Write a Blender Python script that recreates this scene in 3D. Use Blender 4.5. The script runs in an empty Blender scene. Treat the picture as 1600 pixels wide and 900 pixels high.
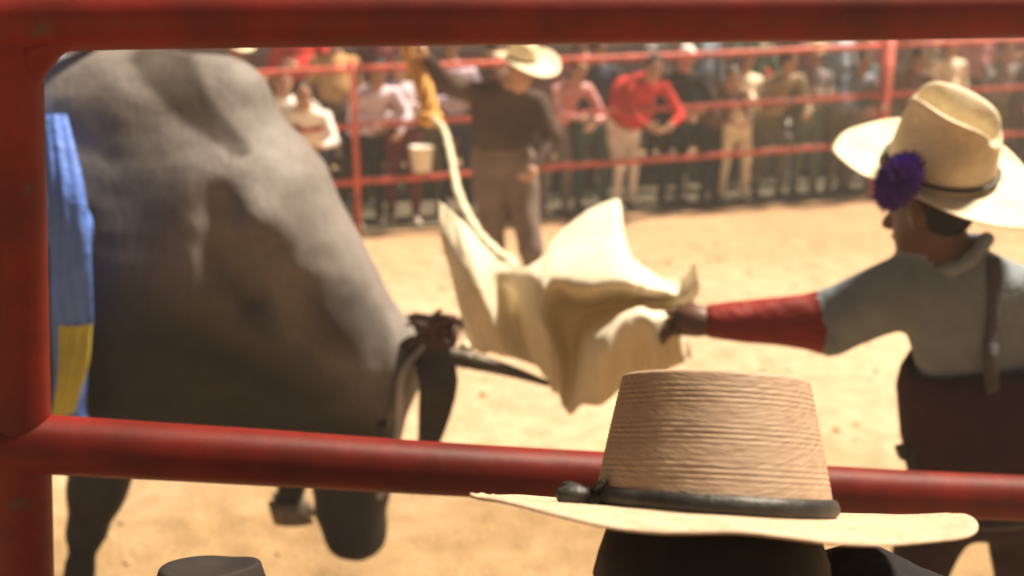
import bpy, bmesh, math, random
import numpy as np
from mathutils import Vector, Matrix, noise as mnoise

random.seed(7)
R = math.radians
SC = bpy.context.scene
COL = SC.collection

# ------------------------------------------------------------------ camera, sky, sun, exposure
CAM = Vector((0.0, 0.0, 2.0))
PITCH = R(14.9)
cam_d = bpy.data.cameras.new('camera')
cam_d.lens = 36.0
cam_d.sensor_width = 36.0
cam_d.clip_start = 0.05
cam_d.clip_end = 2000.0
cam_d.dof.use_dof = True
cam_d.dof.focus_distance = 1.05
cam_d.dof.aperture_fstop = 3.5
cam = bpy.data.objects.new('camera', cam_d)
cam.location = CAM
cam.rotation_euler = (math.pi / 2 - PITCH, 0, 0)
COL.objects.link(cam)
SC.camera = cam

SUN_AZ = R(64)       # clockwise from +Y (the view direction) towards +X
SUN_EL = R(60)
world = bpy.data.worlds.new('World')
SC.world = world
world.use_nodes = True
wn = world.node_tree
wn.nodes.clear()
w_out = wn.nodes.new('ShaderNodeOutputWorld')
w_bg = wn.nodes.new('ShaderNodeBackground')
w_sky = wn.nodes.new('ShaderNodeTexSky')
w_sky.sky_type = 'NISHITA'
w_sky.sun_disc = False
w_sky.sun_elevation = SUN_EL
w_sky.sun_rotation = SUN_AZ
w_sky.dust_density = 4.0
w_tint = wn.nodes.new('ShaderNodeMix')
w_tint.data_type = 'RGBA'
w_tint.blend_type = 'MULTIPLY'
w_tint.inputs['Factor'].default_value = 1.0
w_tint.inputs['B'].default_value = (1.0, 0.76, 0.56, 1)   # warm floodlit night air
wn.links.new(w_sky.outputs['Color'], w_tint.inputs['A'])
wn.links.new(w_tint.outputs['Result'], w_bg.inputs['Color'])
w_bg.inputs['Strength'].default_value = 0.015
wn.links.new(w_bg.outputs['Background'], w_out.inputs['Surface'])

sun_d = bpy.data.lights.new('floodlight_sun', 'SUN')
sun_d.energy = 5.0
sun_d.angle = R(9)
sun_d.color = (1.0, 0.85, 0.66)
sun = bpy.data.objects.new('floodlight_sun', sun_d)
sdir = Vector((math.sin(SUN_AZ) * math.cos(SUN_EL), math.cos(SUN_AZ) * math.cos(SUN_EL), math.sin(SUN_EL)))
sun.rotation_euler = sdir.to_track_quat('Z', 'Y').to_euler()
sun.location = (6, 6, 9)
COL.objects.link(sun)

SC.view_settings.view_transform = 'Standard'
SC.view_settings.look = 'None'
SC.view_settings.exposure = 1.3
SC.view_settings.gamma = 1.0
SC.render.engine = 'CYCLES'
SC.cycles.use_denoising = True
SC.cycles.max_bounces = 6

# ------------------------------------------------------------------ helpers: places
CT, ST = math.cos(PITCH), math.sin(PITCH)
def P(px, py, Y):
    """world point at forward distance Y on the sight line measured at (px, py) of the 1600x900 photo"""
    u = (px - 800) / 1600.0
    v = -(py - 450) / 1600.0
    d = Vector((u, CT + v * ST, -ST + v * CT))
    return CAM + d * (Y / d.y)
def GX(px, Y, z=0.0):
    return (px - 800) / 1600.0 * (Y * CT + (2 - z) * ST)

# ------------------------------------------------------------------ helpers: materials
MATS = {}
def nodes_of(m):
    m.use_nodes = True
    nt = m.node_tree
    return nt, nt.nodes['Principled BSDF']
def noise_col(nt, c1, c2, scale, detail=4.0, lo=0.35, hi=0.65, stretch=None, rough=0.6):
    tc = nt.nodes.new('ShaderNodeTexCoord')
    nz = nt.nodes.new('ShaderNodeTexNoise')
    nz.inputs['Scale'].default_value = scale
    nz.inputs['Detail'].default_value = detail
    nz.inputs['Roughness'].default_value = rough
    if stretch:
        mp = nt.nodes.new('ShaderNodeMapping')
        mp.inputs['Scale'].default_value = stretch
        nt.links.new(tc.outputs['Object'], mp.inputs['Vector'])
        nt.links.new(mp.outputs['Vector'], nz.inputs['Vector'])
    else:
        nt.links.new(tc.outputs['Object'], nz.inputs['Vector'])
    cr = nt.nodes.new('ShaderNodeValToRGB')
    cr.color_ramp.elements[0].position = lo
    cr.color_ramp.elements[1].position = hi
    cr.color_ramp.elements[0].color = (*c1, 1)
    cr.color_ramp.elements[1].color = (*c2, 1)
    nt.links.new(nz.outputs['Fac'], cr.inputs['Fac'])
    return cr.outputs['Color'], nz.outputs['Fac'], tc
def mixc(nt, a, b, fac, mode='MIX'):
    mx = nt.nodes.new('ShaderNodeMix')
    mx.data_type = 'RGBA'
    mx.blend_type = mode
    for sock, v in ((mx.inputs['A'], a), (mx.inputs['B'], b)):
        if isinstance(v, tuple): sock.default_value = (*v, 1)
        else: nt.links.new(v, sock)
    if isinstance(fac, float): mx.inputs['Factor'].default_value = fac
    else: nt.links.new(fac, mx.inputs['Factor'])
    return mx.outputs['Result']
def bump(nt, bs, height, strength, dist):
    b = nt.nodes.new('ShaderNodeBump')
    b.inputs['Strength'].default_value = strength
    b.inputs['Distance'].default_value = dist
    nt.links.new(height, b.inputs['Height'])
    nt.links.new(b.outputs['Normal'], bs.inputs['Normal'])
def vary(c, f):
    return tuple(max(0.0, min(1.0, x * f)) for x in c)
def surf(name, c, rough=0.7, scale=8.0, amt=0.25, bscale=60.0, bstr=0.25, bdist=0.004, spec=0.4, metal=0.0, stretch=None):
    if name in MATS: return MATS[name]
    m = bpy.data.materials.new(name)
    nt, bs = nodes_of(m)
    col, fac, tc = noise_col(nt, vary(c, 1 - amt), vary(c, 1 + amt), scale, stretch=stretch)
    nt.links.new(col, bs.inputs['Base Color'])
    bs.inputs['Roughness'].default_value = rough
    bs.inputs['Specular IOR Level'].default_value = spec
    bs.inputs['Metallic'].default_value = metal
    n2 = nt.nodes.new('ShaderNodeTexNoise')
    n2.inputs['Scale'].default_value = bscale
    n2.inputs['Detail'].default_value = 3
    nt.links.new(tc.outputs['Object'], n2.inputs['Vector'])
    bump(nt, bs, n2.outputs['Fac'], bstr, bdist)
    MATS[name] = m
    return m
def fabric(name, c, rough=0.85, amt=0.18):
    return surf('fabric_' + name, c, rough, 5.0, amt, 22.0, 0.5, 0.02, 0.2)
def skin_mat(name, c):
    return surf('skin_' + name, c, 0.5, 12.0, 0.15, 90.0, 0.2, 0.002, 0.4)
def plaid(name, c1, c2, c3, scale):
    if name in MATS: return MATS[name]
    m = bpy.data.materials.new(name)
    nt, bs = nodes_of(m)
    tc = nt.nodes.new('ShaderNodeTexCoord')
    out = None
    for i, (d, c) in enumerate((('X', c2), ('Z', c3))):
        wv = nt.nodes.new('ShaderNodeTexWave')
        wv.bands_direction = d
        wv.inputs['Scale'].default_value = scale
        wv.inputs['Distortion'].default_value = 1.5
        nt.links.new(tc.outputs['Object'], wv.inputs['Vector'])
        cr = nt.nodes.new('ShaderNodeValToRGB')
        cr.color_ramp.elements[0].position = 0.45
        cr.color_ramp.elements[1].position = 0.6
        nt.links.new(wv.outputs['Fac'], cr.inputs['Fac'])
        out = mixc(nt, c1 if out is None else out, c, cr.outputs['Color'])
    nt.links.new(out, bs.inputs['Base Color'])
    bs.inputs['Roughness'].default_value = 0.85
    MATS[name] = m
    return m

def mat_red_paint(name, c, worn):
    m = bpy.data.materials.new(name)
    nt, bs = nodes_of(m)
    col, fac, tc = noise_col(nt, vary(c, 0.6), vary(c, 1.35), 9.0, 8.0, 0.32, 0.68)
    rust, rf, _ = noise_col(nt, (0, 0, 0), (1, 1, 1), 22.0, 10.0, 0.63, 0.72)
    sep = mixc(nt, col, (0.09, 0.035, 0.02), rust)
    scr, sf, _ = noise_col(nt, (0, 0, 0), (worn, worn, worn), 55.0, 8.0, 0.66, 0.72)
    fin = mixc(nt, sep, vary(c, 2.2), scr)
    nt.links.new(fin, bs.inputs['Base Color'])
    bs.inputs['Roughness'].default_value = 0.52
    bs.inputs['Specular IOR Level'].default_value = 0.22
    bump(nt, bs, rf, 0.35, 0.003)
    return m
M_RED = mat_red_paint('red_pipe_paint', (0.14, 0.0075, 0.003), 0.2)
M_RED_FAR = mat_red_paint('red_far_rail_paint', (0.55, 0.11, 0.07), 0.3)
M_WELD = surf('weld_metal', (0.20, 0.045, 0.035), 0.4, 40, 0.4, 90, 0.5, 0.004, 0.5)

def mat_sand():
    m = bpy.data.materials.new('arena_sand')
    nt, bs = nodes_of(m)
    c1, f1, tc = noise_col(nt, (0.46, 0.332, 0.21), (0.63, 0.478, 0.325), 0.55, 6.0, 0.3, 0.7)
    c2, f2, _ = noise_col(nt, (0.55, 0.5, 0.42), (1, 1, 1), 7.0, 8.0, 0.28, 0.6)
    c3, f3, _ = noise_col(nt, (0.72, 0.68, 0.6), (1, 1, 1), 45.0, 6.0, 0.3, 0.6)
    a = mixc(nt, c1, c2, 0.55, 'MULTIPLY')
    b = mixc(nt, a, c3, 0.6, 'MULTIPLY')
    sx = nt.nodes.new('ShaderNodeSeparateXYZ'); nt.links.new(tc.outputs['Object'], sx.inputs[0])
    wn_ = nt.nodes.new('ShaderNodeTexNoise'); wn_.inputs['Scale'].default_value = 1.1; wn_.inputs['Detail'].default_value = 5
    nt.links.new(tc.outputs['Object'], wn_.inputs['Vector'])
    wob = nt.nodes.new('ShaderNodeMath'); wob.operation = 'MULTIPLY_ADD'; wob.inputs[1].default_value = 1.6
    nt.links.new(wn_.outputs['Fac'], wob.inputs[0]); nt.links.new(sx.outputs['Y'], wob.inputs[2])
    for lo, hi, cc in ((5.4, 4.5, (0.66, 0.60, 0.48)), (7.5, 10.5, (0.86, 0.74, 0.66))):   # darker olive tone by the rails, redder tone across the ring
        mr = nt.nodes.new('ShaderNodeMapRange'); mr.inputs['From Min'].default_value = lo; mr.inputs['From Max'].default_value = hi
        nt.links.new(wob.outputs[0], mr.inputs['Value'])
        mm = nt.nodes.new('ShaderNodeMix'); mm.data_type = 'RGBA'; mm.blend_type = 'MULTIPLY'
        nt.links.new(mr.outputs['Result'], mm.inputs['Factor']); nt.links.new(b, mm.inputs['A']); mm.inputs['B'].default_value = (*cc, 1)
        b = mm.outputs['Result']
    nt.links.new(b, bs.inputs['Base Color'])
    bs.inputs['Roughness'].default_value = 0.95
    bs.inputs['Specular IOR Level'].default_value = 0.15
    ad = nt.nodes.new('ShaderNodeMath'); ad.operation = 'ADD'
    nt.links.new(f2, ad.inputs[0]); nt.links.new(f3, ad.inputs[1])
    bump(nt, bs, ad.outputs[0], 0.6, 0.03)
    return m
M_SAND = mat_sand()

def mat_straw(name, c, dirt=0.25):
    m = bpy.data.materials.new(name)
    nt, bs = nodes_of(m)
    col, f, tc = noise_col(nt, vary(c, 0.75), vary(c, 1.12), 14.0, 6.0, 0.3, 0.7)
    st, sf, _ = noise_col(nt, (0.45, 0.28, 0.14), c, 5.0, 3.0, 0.30, 0.42, stretch=(1, 1, 3))
    fine, ff, _ = noise_col(nt, (0.6, 0.52, 0.4), (1, 1, 1), 60.0, 3.0, 0.35, 0.6, stretch=(1, 1, 6))
    a = mixc(nt, col, st, dirt)
    b = mixc(nt, a, fine, 0.45, 'MULTIPLY')
    nt.links.new(b, bs.inputs['Base Color'])
    bs.inputs['Roughness'].default_value = 0.6
    bs.inputs['Specular IOR Level'].default_value = 0.3
    bump(nt, bs, ff, 0.35, 0.003)
    return m
M_STRAW = mat_straw('woven_straw', (0.37, 0.265, 0.185), 0.45)
M_STRAW_PALE = mat_straw('pale_straw', (0.82, 0.71, 0.50), 0.12)
M_BLACK_BAND = surf('black_band', (0.02, 0.018, 0.016), 0.5, 30, 0.5, 150, 0.5, 0.002)
M_HAIR = surf('black_hair', (0.005, 0.004, 0.004), 0.6, 40, 0.4, 90, 0.3, 0.002, 0.2)

# ------------------------------------------------------------------ helpers: objects
def link(o, parent=None):
    COL.objects.link(o)
    if parent is not None:
        o.parent = parent
        o.matrix_parent_inverse = Matrix.Translation(-parent.location)
    return o
def tag(o, label=None, cat=None, group=None, kind=None):
    if label: o['label'] = label
    if cat: o['category'] = cat
    if group: o['group'] = group
    if kind: o['kind'] = kind
    return o
def empty(name, loc, label=None, cat=None, group=None):
    o = bpy.data.objects.new(name, None)
    o.location = loc
    o.empty_display_size = 0.1
    COL.objects.link(o)
    return tag(o, label, cat, group)
def mesh_obj(name, verts, faces, mats, parent=None, midx=None, smooth=True):
    me = bpy.data.meshes.new(name)
    me.from_pydata([tuple(map(float, v)) for v in verts], [], [tuple(map(int, f)) for f in faces])
    if not isinstance(mats, (list, tuple)): mats = [mats]
    for m in mats: me.materials.append(m)
    if midx is not None:
        me.polygons.foreach_set('material_index', np.asarray(midx, dtype=np.int32))
    if smooth:
        me.polygons.foreach_set('use_smooth', np.ones(len(me.polygons), dtype=bool))
    me.update()
    return link(bpy.data.objects.new(name, me), parent)

class Geo:
    """collects plain geometry for one mesh"""
    def __init__(s): s.v = []; s.f = []; s.m = []
    def add(s, v, f, m=0):
        o = len(s.v)
        s.v += [tuple(x) for x in v]
        s.f += [tuple(i + o for i in q) for q in f]
        s.m += [m] * len(f)
    def tube(s, pts, radii, seg=10, m=0, cap=True):
        pts = [Vector(p) for p in pts]
        n = len(pts)
        if not isinstance(radii, (list, tuple)): radii = [radii] * n
        t0 = (pts[1] - pts[0]).normalized()
        ref = Vector((0, 0, 1)) if abs(t0.z) < 0.9 else Vector((1, 0, 0))
        nrm = (ref - t0 * ref.dot(t0)).normalized()
        vs = []
        for i, p in enumerate(pts):
            t = (pts[min(i + 1, n - 1)] - pts[max(i - 1, 0)]).normalized()
            nrm = (nrm - t * nrm.dot(t)).normalized()
            b = t.cross(nrm)
            for k in range(seg):
                a = 2 * math.pi * k / seg
                vs.append(p + (nrm * math.cos(a) + b * math.sin(a)) * radii[i])
        fs = []
        for i in range(n - 1):
            for k in range(seg):
                k2 = (k + 1) % seg
                fs.append((i * seg + k, i * seg + k2, (i + 1) * seg + k2, (i + 1) * seg + k))
        if cap:
            fs.append(tuple(reversed(range(seg))))
            fs.append(tuple((n - 1) * seg + k for k in range(seg)))
        s.add(vs, fs, m)
    def ball(s, c, r, m=0, nu=10, nv=6, rot=None):
        c = Vector(c)
        if not isinstance(r, (list, tuple)): r = (r, r, r)
        vs = [Vector((0, 0, r[2]))]
        for j in range(1, nv):
            t = math.pi * j / nv
            for i in range(nu):
                a = 2 * math.pi * i / nu
                vs.append(Vector((r[0] * math.sin(t) * math.cos(a), r[1] * math.sin(t) * math.sin(a), r[2] * math.cos(t))))
        vs.append(Vector((0, 0, -r[2])))
        if rot is not None: vs = [rot @ v for v in vs]
        vs = [v + c for v in vs]
        fs = [(0, 1 + i, 1 + (i + 1) % nu) for i in range(nu)]
        for j in range(nv - 2):
            for i in range(nu):
                a, b = 1 + j * nu + i, 1 + j * nu + (i + 1) % nu
                fs.append((a, a + nu, b + nu, b))
        l = len(vs) - 1
        fs += [(l, 1 + (nv - 2) * nu + (i + 1) % nu, 1 + (nv - 2) * nu + i) for i in range(nu)]
        s.add(vs, fs, m)
    def box(s, c, size, m=0, rot=None):
        c = Vector(c); x, y, z = (q / 2 for q in size)
        vs = [Vector(v) for v in ((-x,-y,-z),(x,-y,-z),(x,y,-z),(-x,y,-z),(-x,-y,z),(x,-y,z),(x,y,z),(-x,y,z))]
        if rot is not None: vs = [rot @ v for v in vs]
        s.add([v + c for v in vs], [(0,3,2,1),(4,5,6,7),(0,1,5,4),(1,2,6,5),(2,3,7,6),(3,0,4,7)], m)
    def build(s, name, mats, parent=None, smooth=True):
        return mesh_obj(name, s.v, s.f, mats, parent, s.m, smooth)

def spline(pts, n):
    """Catmull-Rom through pts"""
    pts = [Vector(p) for p in pts]
    out = []
    ext = [pts[0] * 2 - pts[1]] + pts + [pts[-1] * 2 - pts[-2]]
    m = len(pts) - 1
    for i in range(n):
        t = i / (n - 1) * m
        k = min(int(t), m - 1); f = t - k
        a, b, c, d = ext[k:k + 4]
        out.append(0.5 * ((2 * b) + (c - a) * f + (2 * a - 5 * b + 4 * c - d) * f * f + (3 * b - a - 3 * c + d) * f ** 3))
    return out

# ------------------------------------------------------------------ helpers: bodies as blended volumes (surface nets)
class Body:
    def __init__(s): s.p = []
    def cap(s, a, b, ra, rb, m=0, k=0.03, sub=False): s.p.append(('c', np.array(a, float), np.array(b, float), ra, rb, m, k, sub))
    def ell(s, c, r, rot=None, m=0, k=0.03, sub=False):
        rt = np.eye(3) if rot is None else np.array(rot, float)
        s.p.append(('e', np.array(c, float), np.array(r, float), rt, 0, m, k, sub))
    @staticmethod
    def dist(p, X):
        if p[0] == 'c':
            a, b, ra, rb = p[1:5]
            ab = b - a
            L = max(float(ab @ ab), 1e-9)
            t = np.clip(((X - a) @ ab) / L, 0, 1)
            return np.linalg.norm(X - a - t[..., None] * ab, axis=-1) - (ra + (rb - ra) * t)
        c, r, rt = p[1:4]
        q = (X - c) @ rt
        k0 = np.linalg.norm(q / r, axis=-1)
        k1 = np.linalg.norm(q / (r * r), axis=-1)
        return k0 * (k0 - 1.0) / np.maximum(k1, 1e-6)
    def bounds(s, p):
        if p[0] == 'c':
            r = max(p[3], p[4])
            return np.minimum(p[1], p[2]) - r, np.maximum(p[1], p[2]) + r
        r = float(p[2].max())
        return p[1] - r, p[1] + r
    def mesh(s, h):
        add = [p for p in s.p if not p[7]]
        lo = np.min([s.bounds(p)[0] for p in add], axis=0) - 3 * h
        hi = np.max([s.bounds(p)[1] for p in add], axis=0) + 3 * h
        n = np.ceil((hi - lo) / h).astype(int) + 1
        F = np.full(tuple(n), 0.5, dtype=np.float64)
        ax = [lo[i] + h * np.arange(n[i]) for i in range(3)]
        for p in s.p:
            b0, b1 = s.bounds(p)
            k = p[6]
            mg = max(3 * h, 1.5 * k) + 0.02
            i0 = np.clip(np.floor((b0 - mg - lo) / h).astype(int), 0, n - 1)
            i1 = np.clip(np.ceil((b1 + mg - lo) / h).astype(int) + 1, 1, n)
            sl = tuple(slice(i0[i], i1[i]) for i in range(3))
            X = np.stack(np.meshgrid(*[ax[i][sl[i]] for i in range(3)], indexing='ij'), axis=-1)
            d = s.dist(p, X)
            G = F[sl]
            if p[7]:
                d = -d
                hh = np.maximum(k - np.abs(d - G), 0) / k
                F[sl] = np.maximum(d, G) + hh * hh * k * 0.25
            else:
                hh = np.maximum(k - np.abs(d - G), 0) / k
                F[sl] = np.minimum(d, G) - hh * hh * k * 0.25
        S = F < 0
        cs = np.zeros(tuple(n - 1), dtype=np.int8)
        offs = [(i, j, k) for i in (0, 1) for j in (0, 1) for k in (0, 1)]
        for o in offs: cs += S[o[0]:n[0]-1+o[0], o[1]:n[1]-1+o[1], o[2]:n[2]-1+o[2]]
        act = (cs > 0) & (cs < 8)
        ci = np.argwhere(act)
        idx = np.full(act.shape, -1, dtype=np.int64)
        idx[act] = np.arange(len(ci))
        acc = np.zeros((len(ci), 3)); cnt = np.zeros(len(ci))
        for a in offs:
            for axn in range(3):
                if a[axn] == 1: continue
                b = list(a); b[axn] = 1
                A = ci + np.array(a); B = ci + np.array(b)
                fa = F[A[:, 0], A[:, 1], A[:, 2]]; fb = F[B[:, 0], B[:, 1], B[:, 2]]
                mk = (fa < 0) != (fb < 0)
                t = fa[mk] / (fa[mk] - fb[mk])
                acc[mk] += A[mk] + t[:, None] * (B[mk] - A[mk])
                cnt[mk] += 1
        V = lo + h * acc / np.maximum(cnt, 1)[:, None]
        quads = []
        for axn in range(3):
            u, w = [(1, 2), (2, 0), (0, 1)][axn]
            s0 = [slice(None)] * 3; s1 = [slice(None)] * 3
            s0[axn] = slice(0, n[axn] - 1); s1[axn] = slice(1, n[axn])
            E = S[tuple(s0)] != S[tuple(s1)]
            e = np.argwhere(E)
            e = e[(e[:, u] > 0) & (e[:, w] > 0) & (e[:, u] < n[u] - 1) & (e[:, w] < n[w] - 1)]
            def cell(du, dw):
                q = e.copy(); q[:, u] -= du; q[:, w] -= dw
                return idx[q[:, 0], q[:, 1], q[:, 2]]
            Q = np.stack([cell(1, 1), cell(0, 1), cell(0, 0), cell(1, 0)], axis=1)
            fl = ~S[e[:, 0], e[:, 1], e[:, 2]]
            Q[fl] = Q[fl][:, ::-1]
            quads.append(Q)
        Q = np.concatenate(quads)
        C = V[Q].mean(axis=1)
        best = np.full(len(C), 1e9); mi = np.zeros(len(C), dtype=np.int32)
        for p in add:
            d = s.dist(p, C)
            bt = d < best
            best[bt] = d[bt]; mi[bt] = p[5]
        return V, Q, mi

def wrinkle(V, amp, freq, seed=0.0):
    out = V.copy()
    for i in range(len(V)):
        q = Vector(V[i]) * freq + Vector((seed, seed * 1.7, -seed))
        out[i] += np.array(mnoise.noise_vector(q)) * amp
    return out

def geo_from(V, Q, mi):
    g = Geo()
    g.v = [tuple(v) for v in V]; g.f = [tuple(q) for q in Q]; g.m = list(map(int, mi))
    return g

def frame(fwd, up=Vector((0, 0, 1))):
    """3x3 with columns right, forward, up"""
    f = Vector(fwd).normalized(); u = Vector(up)
    r = f.cross(u).normalized(); u = r.cross(f).normalized()
    return Matrix((r, f, u)).transposed()

def add_hand(g, wrist, dirv, palm_n, side, m, size=1.0, curl=0.5, seg=6):
    """palm plus five separate bent fingers; palm_n = direction the palm faces; side = +1 when the thumb lies towards dirv x palm_n"""
    d = Vector(dirv).normalized(); n = Vector(palm_n); n = (n - d * n.dot(d)).normalized()
    s = d.cross(n).normalized() * side
    w = Vector(wrist); z = size
    g.tube([w - d * 0.01 * z, w + d * 0.035 * z, w + d * 0.085 * z], [0.026 * z, 0.036 * z, 0.036 * z], 8, m)
    g.ball(w + d * 0.05 * z, (0.03 * z, 0.03 * z, 0.03 * z), m, 8, 5)
    for i, (o, L) in enumerate(((0.030, 0.072), (0.010, 0.080), (-0.010, 0.075), (-0.029, 0.058))):
        p = w + d * 0.08 * z + s * o * z
        a = d.copy(); pts = [p]
        for seglen in (0.42, 0.32, 0.26):
            a = (a + n * curl * (0.8 + 0.1 * i)).normalized()
            p = p + a * L * seglen * z
            pts.append(p)
        g.tube(pts, [0.0095 * z, 0.0092 * z, 0.008 * z, 0.0062 * z], seg, m)
    p = w + d * 0.03 * z + s * 0.028 * z
    a1 = (s * 0.8 + d * 0.7 + n * 0.25).normalized(); a2 = (a1 * 0.5 + d * 0.7 + n * 0.6 * curl).normalized()
    g.tube([p, p + a1 * 0.036 * z, p + a1 * 0.036 * z + a2 * 0.032 * z], [0.013 * z, 0.011 * z, 0.007 * z], seg, m)

# materials of a body: 0 skin, 1 shirt, 2 trousers, 3 shoes, 4 dark (eyes), 5 sleeve
def human(J, mats, h=0.022, face=True, long_sleeve=True, fat=1.0, arm=1.0, loose=1.0, hand_size=1.0, curl=0.45, wr=0.006, fine_hand=False):
    """J: joints (world). Returns Geo of one body. Needs pelvis, neck, head, face_dir, sl, sr, el, er, wl, wr, hl, hr, kl, kr, al, ar"""
    B = Body()
    V3 = {k: Vector(v) for k, v in J.items() if k not in ('curl',)}
    pel, nk, hd = V3['pelvis'], V3['neck'], V3['head']
    up = (nk - pel).normalized()
    rt = (V3['sr'] - V3['sl']); rt = (rt - up * rt.dot(up)).normalized()
    fw = up.cross(rt).normalized()
    T = Matrix((rt, fw, up)).transposed()
    L = (nk - pel).length
    hw = (V3['sr'] - V3['sl']).length / 2
    B.ell(pel + up * L * 0.74, (hw * 0.86, 0.105 * fat, L * 0.30), T, 1, 0.05)
    B.ell(pel + up * L * 0.40, (hw * 0.76 * fat, 0.105 * fat * fat, L * 0.34), T, 1, 0.06)
    B.ell(pel + up * L * 0.02, (hw * 0.80 * fat, 0.115 * fat, 0.13), T, 2, 0.06)
    B.cap(V3['sl'], V3['sr'], 0.055, 0.055, 1, 0.05)
    B.cap(nk - up * 0.05, hd - up * 0.03, 0.062, 0.052, 0, 0.03)
    H = frame(V3['face_dir'], V3.get('head_up', Vector((0, 0, 1))))
    hx, hf, hu = (Vector(H.col[i]) for i in range(3))
    B.ell(hd + hu * 0.025, (0.076, 0.095, 0.100), H, 0, 0.03)
    B.ell(hd + hf * 0.022 - hu * 0.055, (0.056, 0.070, 0.066), H, 0, 0.03)
    B.cap(hd + hf * 0.088 + hu * 0.012, hd + hf * 0.112 - hu * 0.028, 0.010, 0.017, 0, 0.012)
    for sg in (-1, 1):
        B.ell(hd + hx * 0.078 * sg - hf * 0.005, (0.012, 0.022, 0.034), H, 0, 0.01)
    sleeve = 5 if len(mats) > 5 else (1 if long_sleeve else 0)
    for s, e, w in (('sl', 'el', 'wl'), ('sr', 'er', 'wr')):
        B.cap(V3[s], V3[e], 0.060 * arm * loose, 0.052 * arm * loose, 1, 0.03)
        B.cap(V3[e], V3[w], 0.052 * arm, 0.030 * arm, sleeve, 0.02)
    for hh, k, a in (('hl', 'kl', 'al'), ('hr', 'kr', 'ar')):
        B.cap(V3[hh], V3[k], 0.088 * fat * loose, 0.062 * loose, 2, 0.04)
        B.cap(V3[k], V3[a] + Vector((0, 0, 0.03)), 0.060 * loose, 0.046 * loose, 2, 0.03)
        A = V3[a]
        fd = V3.get('foot_dir', fw); fd = Vector((fd.x, fd.y, 0)).normalized()
        B.cap(A + Vector((0, 0, -0.03)) - fd * 0.03, A + fd * 0.15 + Vector((0, 0, -0.045)), 0.046, 0.032, 3, 0.02)
    V, Q, mi = B.mesh(h)
    if wr: V = wrinkle(V, wr, 7.0, pel.x * 3.1)
    g = geo_from(V, Q, mi)
    if face:
        for sg in (-1, 1):
            g.ball(hd + hx * 0.031 * sg + hf * 0.091 + hu * 0.018, (0.013, 0.008, 0.008), 4, 8, 5, H)
            g.tube([hd + hx * 0.016 * sg + hf * 0.098 + hu * 0.036, hd + hx * 0.048 * sg + hf * 0.088 + hu * 0.038], 0.005, 5, 4)
        g.tube([hd - hx * 0.024 + hf * 0.086 - hu * 0.062, hd + hf * 0.096 - hu * 0.064, hd + hx * 0.024 + hf * 0.086 - hu * 0.062], [0.004, 0.007, 0.004], 5, 4)
    for e, w, sd in (('el', 'wl', -1), ('er', 'wr', 1)):
        if ('no_' + w) in V3: continue
        d = (V3[w] - V3[e]).normalized()
        inn = (rt * -sd * 1.0 + fw * 0.2)
        if abs(inn.normalized().dot(d)) > 0.9: inn = -fw
        add_hand(g, V3[w], d, inn, sd, 0, hand_size, curl)
    return g, T, H

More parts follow.
